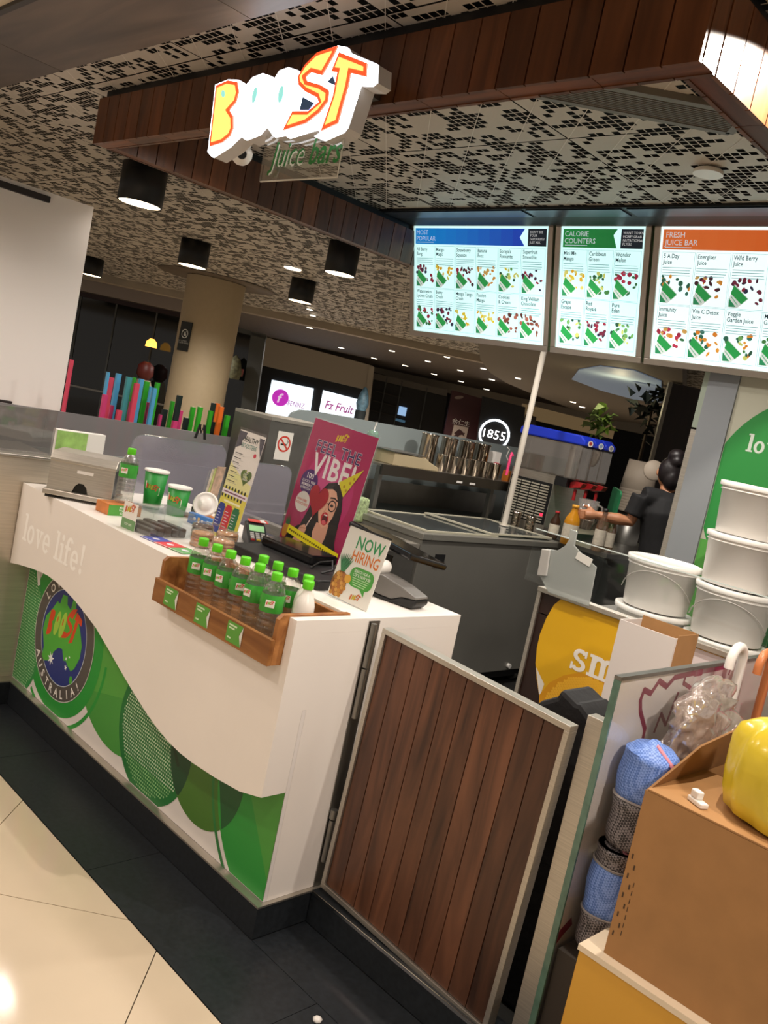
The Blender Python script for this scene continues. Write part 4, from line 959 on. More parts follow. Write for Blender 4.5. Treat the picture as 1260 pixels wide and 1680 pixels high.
# ================================================================== MENU BOARDS
T0 = Vector((-1.9, 1.862, 2.699)); B0 = Vector((-1.9, 2.054, 2.086)); VV = (T0-B0).normalized(); UU = Vector((1, 0, 0)); NN = UU.cross(VV); BH = (T0-B0).length
ALU = mat('satin_aluminium', '#b3aaa0', .38, .8)
EMW = '#ecfbff'
SCRN = mat('backlit_white', '#9fb4b4', .5, em=1.05, emcol='#cdf7f5')
def board(label, x0, wd, cols, head, hcol, black, names, fruits, glow=1.25):
    O = Vector((x0, B0.y, B0.z)); t = thing('menu_board', label, 'menu board', tuple(O), (0, 0, 0), 'lit menu boards over the kiosk')
    M = Matrix((( UU.x, VV.x, NN.x, O.x), (UU.y, VV.y, NN.y, O.y), (UU.z, VV.z, NN.z, O.z), (0, 0, 0, 1)))
    f = .03; b = MB(); b.box(0, wd, 0, f, -.06, .004, 0, M); b.box(0, wd, BH-f, BH, -.06, .004, 0, M); b.box(0, f, f, BH-f, -.06, .004, 0, M); b.box(wd-f, wd, f, BH-f, -.06, .004, 0, M)
    b.build('frame', ALU, t, bevel=.002)
    MB().box(f, wd-f, f, BH-f, -.05, -.045, 0, M).build('backing', DARK, t)
    s = MB().box(f, wd-f, f, BH-f, -.012, -.004, 0, M).build('screen', SCRN if glow == 1.25 else mat('backlit_white_%d' % int(glow*100), '#9fb4b4', .5, em=glow, emcol='#e0f7f5'), t)
    p = PR(.0003); iw = wd-2*f; ih = BH-2*f; m = .012
    hh = .085; ty = ih-m; bw = .0 if not black else .115
    he = iw-m-(bw+.02 if bw else 0)
    hc0, hc1 = hcol
    N = 10
    for i in range(N):
        a, b2 = m+(he-m)*i/N, m+(he-m)*(i+1)/N; k = i/(N-1); c = [lin(hc0)[j]*(1-k)+lin(hc1)[j]*k for j in range(3)]
        if i < N-1: p.rect(a, ty-hh, b2, ty, tuple(c), 1)
        else: p.poly([(a, ty-hh), (b2, ty-hh), (b2-.032, ty-hh/2), (b2, ty), (a, ty)], tuple(c), 1)
    p.text(head, m+.01, ty-.034, .034, '#e6f6ff', 2, .0, 0, 'l', line=.95); p.rect(m+.012, ty-hh+.008, m+.14, ty-hh+.0115, '#cfe6f4', 2)
    if black:
        p.rect(iw-m-bw, ty-hh, iw-m, ty, black[1], 1); p.text(black[0], iw-m-bw+.01, ty-.022, .0165, '#f0f4f8', 2, .0, 0, 'l', line=1.0)
    cw = (iw-2*m)/cols; chh = (ih-2*m-hh-.012)/2
    rg = random.Random(len(head)+cols)
    for r_ in range(2):
        for c_ in range(cols):
            i = r_*cols+c_
            if i >= len(names) or not names[i]: continue
            ax, ay = m+c_*cw, ty-hh-.01-r_*chh; L = '#78a6b0'
            for q_ in ((ax+.003, ay-chh+.004, ax+cw-.003, ay-chh+.0052), (ax+.003, ay-.0012, ax+cw-.003, ay), (ax+.003, ay-chh+.004, ax+.0042, ay), (ax+cw-.0042, ay-chh+.004, ax+cw-.003, ay)): p.rect(*q_, L, 1)
            p.text(names[i], ax+.009, ay-.026, .0265, '#1d3440', 2, .012, 0, 'l', sx=.85, line=.95)
            for k in range(4): p.rect(ax+.01, ay-.068-k*.011, ax+cw-.012-.012*rg.random(), ay-.0655-k*.011, '#76a8ae', 2)
            # tilted green cup and fruit
            bx_, by_ = ax+.008, ay-chh+.01; cs = min(cw*.62, .092)
            for k in range(rg.randint(16, 20)):
                fx, fy = ax+.014+rg.random()*(cw-.03), by_+.02+rg.random()*.1
                if fx-ax < cw*.55 and fy-by_ < .065: fy += .05
                p.poly(ell(fx, fy, rg.uniform(.005, .0135), rg.uniform(.005, .012), 8, rg.uniform(0, 3)), rg.choice(fruits[i % len(fruits)]), 2)
            p.poly([(bx_, by_+.03), (bx_+.016*cs/.075, by_+cs*1.05), (bx_+cs*.95, by_+cs*.42), (bx_+cs*.45, by_-.002), (bx_, by_)], '#f2fbfa', 3)
            p.poly([(bx_+.014*cs/.075, by_+cs*1.0), (bx_+cs*.9, by_+cs*.42), (bx_+cs*.62, by_+cs*.16), (bx_+.006, by_+cs*.62)], '#2bab55', 4)
            p.poly([(bx_, by_+cs*.42), (bx_+cs*.38, by_+.002), (bx_+.003, by_+.001)], '#2f9a66', 4)
            p.line([(bx_+.012, by_+cs*.46), (bx_+cs*.45, by_+cs*.12)], .005, '#8fbfa6', 5)
    OO = O+UU*f+VV*f-NN*.0036
    p.build('menu_print', OO, UU, VV, t, em=.42 if glow == 1.25 else .45)
    # lamp light leaves the front of the box through the lit screen itself
BER = ['#4a2440', '#7a2a44', '#33304f', '#a02c46']; MAN = ['#f0d43a', '#e8e27a', '#f2b82c']; STR = ['#7a2434', '#a8304a', '#4a2430']; ORA = ['#e89a3a', '#e0b060']; GRN = ['#4a8a4a', '#7ab86a', '#2d5a44', '#d8e07a']; CHO = ['#5a2e2a', '#8a4a3e', '#b06a5a']
WM = ['#c83a5a', '#a82848', '#3a7a4a']; CIT = ['#e88a2a', '#2f6b55', '#f0a23a', '#3d7a6a']
board('blue-headed Most Popular lit menu board on the left', -1.895, .992, 6, 'MOST\nPOPULAR', ('#1ea0ff', '#1c4fd6'), ("DON'T SEE\nYOUR\nFAVOURITE?\nJUST ASK.", '#12202e'),
      ['All Berry\nBang', 'Mango\nMagic', 'Strawberry\nSqueeze', 'Banana\nBuzz', "Soraya's\nFavourite", 'Superfruit\nSmoothie', 'Watermelon\nLychee Crush', 'Berry\nCrush', 'Mango Tango\nCrush', 'Passion\nMango', 'Cookies\n& Cream', 'King William\nChocolate'],
      [BER, MAN, STR, ORA, MAN+GRN, BER, WM, BER, MAN, MAN, CHO, CHO])
board('green-headed Calorie Counters lit menu board in the middle', -.888, .52, 3, 'CALORIE\nCOUNTERS', ('#1d9a4a', '#1d8a44'), ('WANT TO KNOW\nMORE? GRAB A\nNUTRITIONAL\nFLYER!', '#12202e'),
      ['Mini Me\nMango', 'Caribbean\nGreen', 'Wonder\nMelon', 'Grape\nEscape', 'Red\nRoyale', 'Pure\nEden'], [MAN, GRN, WM, GRN, BER, GRN])
board('orange-headed Fresh Juice Bar lit menu board on the right', -.353, 1.06, 6, 'FRESH\nJUICE BAR', ('#f07a3a', '#e8641e'), ('ON THE\nGO', '#c8286a'),
      ['5 A Day\nJuice', 'Energiser\nJuice', 'Wild Berry\nJuice', '', '', '', 'Immunity\nJuice', 'Vita C Detox\nJuice', 'Veggie\nGarden Juice', 'Mint\nGreen', '', ''], [CIT, ORA+STR, BER, GRN, ORA, MAN, ORA+WM, CIT, GRN+CIT, GRN], 1.15)
t = thing('board_header', 'dark steel header trough above the three menu boards', 'header', (-.6, 1.72, 2.65))  # dark box filling the gap between ceiling and boards, holds no lamp
for x0, x1 in ((-1.84, -.905), (-.88, -.375), (-.345, .69)): MB().box(x0, x1, 1.60, 1.70, 2.662, 2.667).build('trough_front', mat('dark_blue_steel', '#3a4656', .3, .8), t)
MB().box(-1.86, .705, 1.59, 1.852, 2.6672, 2.677).build('trough_body', BLACK, t)
for x in (-.8955, -.3605):
    O = Vector((x, B0.y, B0.z)); M = Matrix(((UU.x, VV.x, NN.x, O.x), (UU.y, VV.y, NN.y, O.y), (UU.z, VV.z, NN.z, O.z), (0, 0, 0, 1)))
    MB().box(-.0065, .0065, .005, BH-.01, -.055, -.012, 0, M).build('board_divider', mat('divider_green', '#2c5a2c', .4), t)
# ================================================================== LIT LOGO SIGN
YF = -.15
def sg(P): return [(PY(330+u/4.0645, 60+v/4.0645, YF).x, PY(330+u/4.0645, 60+v/4.0645, YF).z) for u, v in P]
out = [(40, 768), (46, 735), (92, 320), (180, 284), (250, 288), (300, 318), (340, 270), (410, 243), (465, 262), (482, 285), (520, 225), (580, 203), (640, 222), (668, 250), (720, 175), (800, 95), (910, 58), (972, 70), (990, 105), (1168, 180), (1162, 300), (1130, 325), (1052, 322), (1000, 490), (965, 600), (940, 632), (812, 690), (750, 664), (790, 640), (775, 612), (578, 674), (553, 655), (480, 665), (430, 592), (380, 650), (290, 686), (255, 660), (180, 732), (70, 802)]
t = thing('logo_sign', 'big illuminated white and orange BOOST letters hung on the canopy beam', 'sign', (-.5, -.07, 2.31))
o2 = sg(out)
MB().prism(o2, 'y', YF+.01, YF+.058).build('letter_box', mat('sign_box_white', '#cfcac6', .4), t)
MB().prism(o2, 'y', YF+.001, YF+.0095).build('lit_face', mat('sign_face_white', '#ffffff', .4, em=4.0, emcol='#f2f6ff'), t)
for nm, P, c0_, c1_ in (('letter_b', _B, '#ff6a3a', '#ffdf80'), ('letter_s', _S, '#ff5a30', '#ffe27a'), ('letter_t', _T, '#ff5a30', '#ffe27a')):
    q_ = sg(P); a = MB().prism(q_, 'y', YF-.004, YF+.0008).build(nm, mat('sign_orange', '#ff4a20', .4, em=.95, emcol='#ff5a2c'), t)
    MB().prism(inset(q_, .011), 'y', YF-.0065, YF-.0042).build('letter_fill', mat('sign_yellow', '#ffd84a', .4, em=1.15, emcol='#ffe07a'), a)
for nm, P, H_ in (('letter_o', _O1, _H1), ('letter_o', _O2, _H2)):
    a = MB().prism(sg(P), 'y', YF-.004, YF+.0008).build(nm, MC['sign_face_white'], t)
    MB().prism(sg(H_), 'y', YF-.0056, YF-.0042).build('letter_hole', mat('sign_teal', '#7fd8cc', .4, em=.9, emcol='#9fe6dc'), a)
MB().prism(sg(_HB), 'y', YF-.0085, YF-.0066).build('letter_hole', MC['sign_teal'], t)
MB().prism(sg([(845, 305), (905, 330), (880, 265)]), 'y', YF-.002, YF+.0008).build('letter_gap', mat('sign_gap_blue', '#5a86c8', .4), t)
MB().prism(sg([(660, 490), (680, 405), (755, 445), (720, 490)]), 'y', YF-.002, YF+.0008).build('letter_gap', MC['sign_gap_blue'], t)
for x in (-.75, -.2): MB().box(x-.02, x+.02, YF+.0582, -.0002, 2.47, 2.54).build('bracket', STEELD, t)
# acrylic strapline plate
q_ = [PY(*z_, -.12) for z_ in ((427, 298), (553, 291), (565, 222), (440, 215))]
t = thing('strapline_plate', 'clear acrylic plate lettered juice bars under the lit logo', 'sign', (q_[0].x, -.12, q_[0].z))
MB().prism([(a.x, a.z) for a in q_], 'y', -.125, -.115).build('plate', clear('plate_acrylic', (.93, .93, .91), .3, .02, .02, (.8, .78, .74)), t)
MB().tube([tuple(a) for a in q_[:3]], .0022, 6).build('bright_edge', mat('acrylic_edge', '#d9d2c4', .3), t)
p = PR(.0006); x0 = q_[0].x+.035; z0 = q_[0].z+.04
p.text('Juice bars', x0, z0, .1, '#1f7d2e', 1, .012, .2, 'l', width=.325); p.build('strapline', (0, -.1254, 0), (1, 0, 0), (0, 0, 1), t)
p = PR(.0004); p.text('Juice', x0+.01, z0-.004, .1, '#eef2e6', 1, -.012, .2, 'l', width=.155); p.build('strapline_highlight', (0, -.1262, 0), (1, 0, 0), (0, 0, 1), t)
# cctv camera under the beam
c = PY(396, 256, .04)
t = thing('dome_camera', 'white dome security camera under the beam beside the lit logo', 'camera', (c.x, .04, ZB0-.001))
c = Vector((c.x, .04, ZB0))
MB().lathe([(.035, 0), (.035, -.02), (.033, -.03)], 24, (c.x, c.y, c.z)).build('mount', WPLAS, t)
M = Matrix.Translation((c.x, c.y, c.z-.085)); MB().cyl((c.x, c.y, c.z-.03), (c.x, c.y, c.z-.07), .026, .026, 18).build('neck', WPLAS, t)
MB().lathe([(0.0, -.038), (.015, -.035), (.028, -.025), (.036, -.008), (.037, .008), (.03, .02), (0, .026)], 24, tuple(M.translation)).build('eyeball', WPLAS, t)
d = (CAM-Vector(M.translation)).normalized(); MB().cyl(Vector(M.translation)+d*.022, Vector(M.translation)+d*.04, .019, .016, 20).build('lens', BLACKG, t)
# black cylinder downlights on the mall ceiling
LENS = mat('lamp_glow', '#fff1d8', .4, em=5.0, emcol='#ffe8c4')
for i, (px, py, rr, lb) in enumerate([(229, 335, .125, 'nearest black cylinder downlight left of the lit logo'), (315, 437, .125, 'black cylinder downlight in front of the round column'), (557, 450, .11, 'black cylinder downlight left of the menu boards'), (492, 495, .12, 'black cylinder downlight right of the round column'), (150, 452, .12, 'black cylinder downlight beside the white hoarding')]):
    z = 2.47; c = PZ(px, py, z); 
    t = thing('cylinder_downlight', lb, 'downlight', (c.x, c.y, z), (0, 0, 0), 'black cylinder downlights')
    MB().lathe([(rr*.93, 0), (rr, 0), (rr, ZC-z-.001), (0, ZC-z-.001)], 28, tuple(c), caps=False).build('housing', BLACK, t)
    lamp('cylinder_lamp', 'SPOT', (c.x, c.y, z-.004), 20, NEUT, rr*.7, 150, .6, (c.x, c.y, 0))
    MB().lathe([(0, .012), (rr*.9, .012), (rr*.92, .001)], 28, tuple(c), caps=False).build('lamp_glass', LENS, t)
# ================================================================== LEFT NEIGHBOUR: steel cabinet, guards, hoarding
t = thing('steel_cabinet', 'brushed stainless steel cabinet end at the far left of the counter', 'cabinet', (-2.25, -.9, .108))
MB().box(-2.378, -1.93, -2.4, .075, .1085, 1.105).build('body', mat('cabinet_steel', '#d0c6b6', .45, .75, noise=.08, nscale=5, stretch=(1, 1, 40)), t)
MB().box(-2.379, -1.922, -2.41, .085, 1.1055, 1.117).build('rim', STEEL, t, bevel=.002)
t = thing('end_guard', 'clear rounded acrylic guard on the steel cabinet in front of the white hoarding', 'guard', (-2.0, -.2, 1.117))
MB().prism([(-.9, 1.1175), (.072, 1.1175), (.072, 1.322), (-.18, 1.31), (-.24, 1.30), (-.28, 1.27), (-.31, 1.22), (-.9, 1.21)], 'x', -2.003, -1.997).build('pane', clear('guard_milk', (.8, .8, .8), .3, .06, .35, lin('#8b8986')), t)
t = thing('frosted_partition', 'long grey frosted partition along the left side of the kiosk', 'partition', (-2.4, .5, .108))
for y0, y1 in ((-.9, .2), (.201, 1.3)): MB().box(-2.404, -2.396, y0, y1, 1.1, 1.288).build('pane', FROST, t)
MB().box(-2.42, -2.38, .09, 1.3, .1085, 1.0995).build('lower_panel', GREYP, t)
t = thing('white_hoarding', 'blank white hoarding panel with black rails at the left edge', 'panel', (-3.0, -.5, 1.24))
MB().box(-3.03, -3.0, -1.6, .545, 1.236, 2.378).build('panel', mat('hoarding_white', '#f3ece6', .6), t)
a = PX(0, 306, -2.995); b_ = PX(80, 328, -2.995)
MB().box(-2.9995, -2.975, -1.6, b_.y, b_.z-.016, b_.z+.016).build('rail', mat('dark_rail', '#241b19', .5), t)
a = PX(17, 664, -2.995); MB().box(-2.9995, -2.975, -1.6, a.y, a.z-.012, a.z+.02).build('rail', MC['dark_rail'], t)
MB().box(-3.03, -3.0, -1.5, .5, .0, 1.235).build('leg_panel', mat('hoarding_grey', '#8f8a86', .6), t)
# back shelf carrying the straws
t = thing('straw_bench', 'low grey bench behind the frosted partition holding the straws', 'bench', (-2.65, .9, 0))
MB().box(-2.85, -2.45, .12, 1.72, .0, 1.05).build('body', GREYP, t); MB().box(-2.87, -2.43, .11, 1.73, 1.0505, 1.08).build('top', mat('bench_top', '#b9b2a8', .5), t)
SCOL = {'b': ('#4f9ecb', 'blue'), 'p': ('#c83a72', 'pink'), 't': ('#3d8f93', 'teal'), 'g': ('#2fa022', 'green'), 'k': ('#142420', 'black'), 'o': ('#e06a1e', 'orange'), 'r': ('#d2455e', 'rose')}
ST = [(70, 95, 180, 'b'), (85, 130, 218, 'r'), (40, 85, 345, 'p'), (140, 185, 190, 'b'), (95, 125, 425, 'p'), (145, 190, 460, 'r'), (215, 265, 215, 't'), (265, 290, 220, 'g'), (275, 320, 262, 'r'), (240, 305, 400, 'p'), (275, 310, 432, 'k'), (310, 350, 230, 'b'), (345, 395, 248, 'g'), (380, 405, 285, 'b'), (365, 415, 405, 'p'), (410, 445, 298, 'b'), (430, 468, 258, 'g'), (455, 480, 495, 'p'), (480, 540, 455, 'k'), (545, 575, 395, 'g'), (590, 655, 352, 'k'), (600, 637, 462, 'p'), (555, 600, 540, 'p'), (640, 700, 517, 'k'), (692, 730, 438, 'g'), (745, 785, 438, 'g'), (825, 860, 465, 'g'), (845, 880, 408, 'k'), (835, 880, 545, 'k'), (875, 910, 410, 'o'), (900, 940, 435, 'o'), (945, 985, 500, 'g'), (1065, 1100, 508, 'g'), (1130, 1175, 470, 'o'), (1170, 1205, 495, 'o'), (1192, 1215, 545, 'g')]
cnt = {}
for k, (u0, u1, v, c_) in enumerate(sorted(ST)):
    xx = -2.56-.031*(k % 5)-(.12 if v > 400 and False else 0)
    a = PX(160+u0/4.5, 570+v/4.5, xx); b_ = PX(160+u1/4.5, 570+v/4.5, xx); wd = max(.008, min(.04, b_.y-a.y)*.8); cnt[c_] = cnt.get(c_, 0)+1
    if c_ == 'k': wd *= 1.0
    o = MB().prism(rrect((a.x)-.011, a.y, (a.x)+.011, a.y+wd, .004, 2), 'z', 1.0805, a.z).build('jumbo_straw', mat('straw_'+SCOL[c_][1], SCOL[c_][0], .4))
    tag(o, '%s upright square straw, %s %s one from the left behind the frosted partition' % (SCOL[c_][1], ORD[cnt[c_]-1], SCOL[c_][1]), 'straw', 'coloured straws behind the partition')
a = PX(118, 590, -2.7)
o = MB().tube([(-2.7, a.y, a.z), (-2.7, a.y-.0, a.z-.16), (-2.7, a.y, 1.13), (-2.7, a.y-.015, 1.1), (-2.7, a.y-.045, 1.093)], .012, 10).build('curved_handle', mat('straw_rose', '#d2455e', .4)); tag(o, 'rose-red hooked handle beside the white hoarding', 'handle')
# ================================================================== FREEZER, BENCH, SHELF
t = thing('chest_freezer', 'large grey chest freezer with sliding glass lids behind the counter', 'freezer', (-1.78, 2.75, 0))
FG = mat('freezer_grey', '#75736c', .42, .1, noise=.05, nscale=3)
MB().box(-2.1, -1.43, 2.02, 3.45, .1, .955).build('cabinet', FG, t, bevel=.004)
b = MB()
for y in (2.02, 3.395): b.box(-2.11, -1.42, y-.01, y+.065, .9552, .992)
for x in (-2.11, -1.475): b.box(x, x+.055, 2.0855, 3.3845, .9552, .992)
b.build('rim', mat('freezer_rim', '#9a988f', .35, .6), t, bevel=.004)
MB().box(-2.05, -1.48, 2.09, 3.38, .72, .725).build('frost_floor', mat('frost', '#a9b0ae', .8, noise=.2), t)
LID = clear('freezer_lid_glass', (.55, .6, .6), .5, .05, .25, (.25, .27, .27))
for k, (y0, y1, z) in enumerate(((2.09, 2.78, .9925), (2.70, 3.38, 1.004))):
    l = MB().box(-2.04, -1.49, y0+.025, y1-.025, z, z+.006).build('sliding_lid', LID, t)
    b = MB(); b.box(-2.055, -1.475, y0, y0+.025, z, z+.01); b.box(-2.055, -1.475, y1-.025, y1, z, z+.01); b.box(-2.055, -2.04, y0+.025, y1-.025, z, z+.01); b.box(-1.49, -1.475, y0+.025, y1-.025, z, z+.01); b.build('lid_frame', mat('lid_frame', '#c2bda8', .4), l)
MB().box(-2.06, -1.47, 2.06, 3.4, .04, .0995).build('base', BLACK, t)
for y in (2.15, 3.32): MB().cyl((-1.5, y-.015, .035), (-1.5, y+.015, .035), .034, n=16).build('castor', STEELD, t)
MB().box(-1.4298, -1.425, 2.16, 2.245, .80, .875).build('vent_plate', BLACK, t)
a = PX(834, 1092, -1.425); MB().cyl((-1.4298, a.y, a.z), (-1.41, a.y, a.z), .016, n=16).build('drain_plug', WPLAS, t)
t = thing('steel_bench', 'stainless steel bench with open well between counter and freezer', 'bench', (-1.78, 1.62, 0))
b = MB(); b.box(-2.1, -1.43, 1.15, 1.2, .88, .93); b.box(-2.1, -1.43, 1.98, 2.01, .88, .93); b.box(-2.1, -2.02, 1.2, 1.98, .88, .93); b.box(-1.5, -1.43, 1.2, 1.98, .88, .93); b.build('top_rim', STEEL, t, bevel=.002)
MB().box(-2.09, -1.44, 1.16, 2.0, .1, .7).build('cabinet', STEELD, t); MB().box(-2.0, -1.52, 1.22, 1.96, .7005, .71).build('well', DARK, t)
for x in (-2.08, -1.46): MB().box(x, x+.02, 1.16, 2.0, .7, .88).build('side_rail', STEELD, t)
t = thing('no_smoking_panel', 'dull steel cabinet bearing a no smoking sticker behind the pink poster', 'cabinet', (-2.2, 1.75, .93))
c = PX(466, 732, -2.05)
MB().box(-2.4, -2.055, c.y-.12, c.y+.35, .931, c.z+.13).build('body', STEELD, t)
MB().box(-2.4, -2.05, c.y-.12, c.y+.35, c.z+.1305, c.z+.15).build('top_rim', STEEL, t)
p = PR(.0006); p.rect(-.055, -.08, .055, .08, '#ece6dc', 1); p.ring(0, .012, .036, .046, '#d03a2a', 2, 28); p.line([(-.03, .04), (.03, -.018)], .009, '#d03a2a', 3); p.rect(-.024, .004, .018, .013, '#1a1a1a', 2); p.line([(.02, .014), (.026, .026), (.018, .034)], .004, '#1a1a1a', 2)
p.build('no_smoking_sticker', (-2.054, c.y, c.z), (0, 1, 0), (0, 0, 1), t, label='white sticker with red no smoking symbol')
t = thing('grey_screen', 'grey screen with rounded corner behind the steel cups', 'screen', (-2.5, 3.1, 0))
c = PX(470, 690, -2.5); y0 = c.y
MB().prism([(y0, .9), (y0, 1.44), (y0+.03, 1.49), (y0+.09, 1.515), (y0+.2, 1.525), (5.0, 1.555), (5.0, .9)], 'x', -2.51, -2.49).build('sheet', mat('screen_grey', '#8a9494', .5), t)
MB().box(-2.5, -2.47, y0+.1, 5.0, .0, .899).build('lower_wall', GREYP, t)
t = thing('steel_shelf', 'stainless steel over-shelf above the freezer with cups on it', 'shelf', (-2.25, 3.1, .99))
MB().box(-2.42, -2.1, 2.25, 3.92, 1.275, 1.29).build('top', mat('shelf_steel', '#a29d94', .35, .9), t); MB().box(-2.1005, -2.085, 2.25, 3.92, 1.222, 1.29).build('front_lip', mat('lip_steel', '#6a655e', .35, 1), t)  # front lip in a darker steel than the shelf top
for y in (2.26, 3.44): MB().box(-2.15, -2.115, y, y+.035, .992, 1.2745).build('upright', STEELD, t)
MB().box(-2.43, -2.4205, 2.25, 3.92, .992, 1.15).build('back_plate', STEELD, t)
a, b_ = PX(790, 776, -2.084), PX(815, 782, -2.084)
for k in (0, 1): q_ = PX(757+k*21, 778+k*4, -2.083); MB().box(-2.0848, -2.083, q_.y-.03, q_.y+.03, 1.236, 1.25).build('shelf_label', WPLAS, t)
SC1 = mat('cup_steel', '#b5aa9c', .14, 1)
t0 = None
ys_ = [PX(p_, q_, -2.18).y for p_, q_ in ((722, 768), (743, 771), (760, 774), (777, 777), (793, 780), (809, 783))]
for k, y in enumerate(ys_):
    o = MB().lathe([(.034, 0), (.037, .004), (.038, .11), (.041, .113), (.041, .118), (.036, .118), (.034, .01), (0, .008)], 20, (-2.18, y, 1.2905)).build('steel_cup', SC1); tag(o, 'small polished steel cup, %s from the left in the front row of the shelf' % ORD[k], 'cup', 'steel cups on the over-shelf')
for k, (px, py) in enumerate(((700, 745), (733, 747), (762, 752), (787, 757))):
    y = PX(px, py, -2.33).y
    o = MB().lathe([(.056, 0), (.058, .004), (.059, .225), (.063, .23), (.063, .238), (.056, .238), (.054, .01), (0, .008)], 24, (-2.33, y, 1.2905)).build('steel_canister', SC1); tag(o, 'tall polished steel canister, %s from the left in the back row of the shelf' % ORD[k], 'canister', 'steel canisters on the over-shelf')
y = PX(814, 740, -2.3).y
t = thing('paper_packet', 'white packet with red print beside the steel canisters', 'packet', (-2.3, y, 1.2905))
MB().box(-2.33, -2.27, y-.035, y+.035, 1.2908, 1.49).build('packet', WPLAS, t); MB().box(-2.2698, -2.2685, y-.03, y+.03, 1.36, 1.41).build('print_band', pm('#d8465a'), t)
y = PX(835, 775, -2.18).y
t = thing('spice_box', 'small orange box beside the steel cups on the shelf', 'box', (-2.18, y, 1.2905)); MB().box(-2.21, -2.15, y-.035, y+.03, 1.2908, 1.37).build('box', pm('#c9782c'), t); MB().box(-2.1498, -2.149, y-.012, y+.012, 1.30, 1.36).build('print', pm('#3a2416'), t)
y = PX(690, 745, -2.2).y
t = thing('kitchen_scale', 'cream electronic kitchen scale on the left of the steel shelf', 'scale', (-2.2, y, 1.2905))
y0, y1 = PX(632, 740, -2.2).y, PX(705, 760, -2.2).y
MB().prism([(y0, 1.2908), (y1, 1.2908), (y1, 1.315), (y1-.1, 1.345), (y1-.14, 1.365), (y0, 1.375)], 'x', -2.32, -2.11).build('case', mat('cream_plastic', '#b9a988', .45), t, bevel=.005)
MB().prism([(y1-.095, 1.347), (y1-.012, 1.321), (y1-.012, 1.323), (y1-.095, 1.349)], 'x', -2.29, -2.14).build('keypad', mat('keypad_dark', '#33302c', .4), t)
MB().box(-2.33, -2.1, y0-.02, y1-.16, 1.3755, 1.382).build('weighing_plate', STEELD, t)
t = thing('plastic_pack', 'clear pack of green paper on the bench by the steel cabinet', 'pack', (-1.98, 1.98, .93)); c = PX(598, 825, -1.98)
MB().box(-2.04, -1.93, c.y-.11, c.y+.0, .9325, c.z+.035).build('pack', mat('green_check_paper', '#a9bb8a', .4, noise=.5, nscale=70), t, bevel=.015)
t = thing('drink_cup', 'pale green lidded cup with straw on the steel cabinet', 'cup', (0, 0, 0)); c = PX(612, 712, -2.25)
t.location = (-2.25, c.y, 1.29); MW[t.name] = Matrix.Translation((-2.25, c.y, 1.29))
LB(t).lathe([(.03, .001), (.04, .15), (.043, .155), (.03, .19), (0, .195)], 18).build('cup', clear('mint_plastic', (.75, .9, .82), .4, .1, .4, lin('#9fc4ae')), t); LB(t).cyl((0, 0, .19), (.005, .01, .25), .004, n=8).build('straw', WPLAS, t)
# white post
t = thing('support_post', 'thin white round post rising from the freezer to the boards', 'post', (-1.795, 3.25, 1.01))
MB().cyl((-1.795, 3.25, 1.0155), (-1.795, 3.25, 2.67), .02, n=16).build('post', mat('post_white', '#d8d0c2', .5), t); MB().cyl((-1.795, 3.25, 1.0145), (-1.795, 3.25, 1.02), .035, n=16).build('flange', MC['post_white'], t)
t = thing('hook_strip', 'bright pink umbrella-shaped handle hanging on the shelf end', 'handle', (-2.07, 3.75, 1.25)); c = PX(835, 760, -2.07)
MB().tube([(c.x, c.y, c.z-.09), (c.x, c.y, c.z+.05), (c.x, c.y+.008, c.z+.075), (c.x, c.y+.022, c.z+.06)], .011, 10).build('handle', mat('hot_pink', '#f0487e', .4), t); MB().tube([(c.x, c.y-.02, c.z+.02), (c.x, c.y-.05, c.z+.05), (c.x, c.y-.03, c.z+.1), (c.x, c.y-.06, c.z+.11)], .003, 6).build('wire_hook', WPLAS, t)
# ================================================================== REAR DRINKS BENCH
YD = 3.52
t = thing('drinks_bench', 'black-fronted bench with the juice dispenser and bottles behind the freezer', 'bench', (-1.75, 3.85, 0))
MB().box(-2.08, -1.13, YD, 4.8, .0, .97).build('body', mat('black_panel', '#131212', .3, noise=.3, nscale=40), t); MB().box(-2.08, -1.11, YD-.02, 4.82, .9705, 1.0).build('top', STEELD, t)
t = thing('juice_dispenser', 'three-tank juice dispenser with blue lids and louvred steel base', 'juice dispenser', (-1.75, 3.78, 1.0))
x0, x1, y0, y1 = -2.06, -1.52, 3.56, 3.98
MB().box(x0, x1-.16, y0, y1, 1.0008, 1.42).build('base_cabinet', STEEL, t); MB().box(x1-.1595, x1, y0, y1, 1.0008, 1.05).build('drip_tray', STEELD, t); MB().box(x1-.1595, x1-.06, y0, y1, 1.36, 1.42).build('tap_bridge', BLACK, t)
for c_ in range(4):
    for r_ in range(14): 
        a = x0+.03+c_*.083; MB().box(a, a+.072, y0-.006, y0-.0005, 1.07+r_*.02, 1.08+r_*.02).build('louvre', mat('louvre_bright', '#d6cfbd', .35, .5), t)
MB().box(x0+.005, x1-.165, y0-.0004, y0, 1.06, 1.36).build('louvre_backing', DARK, t)
TANK = clear('tank_plastic', (.7, .69, .67), .5, .05, .35, lin('#8a8076')); BLU = mat('lid_blue', '#1a33b8', .25)
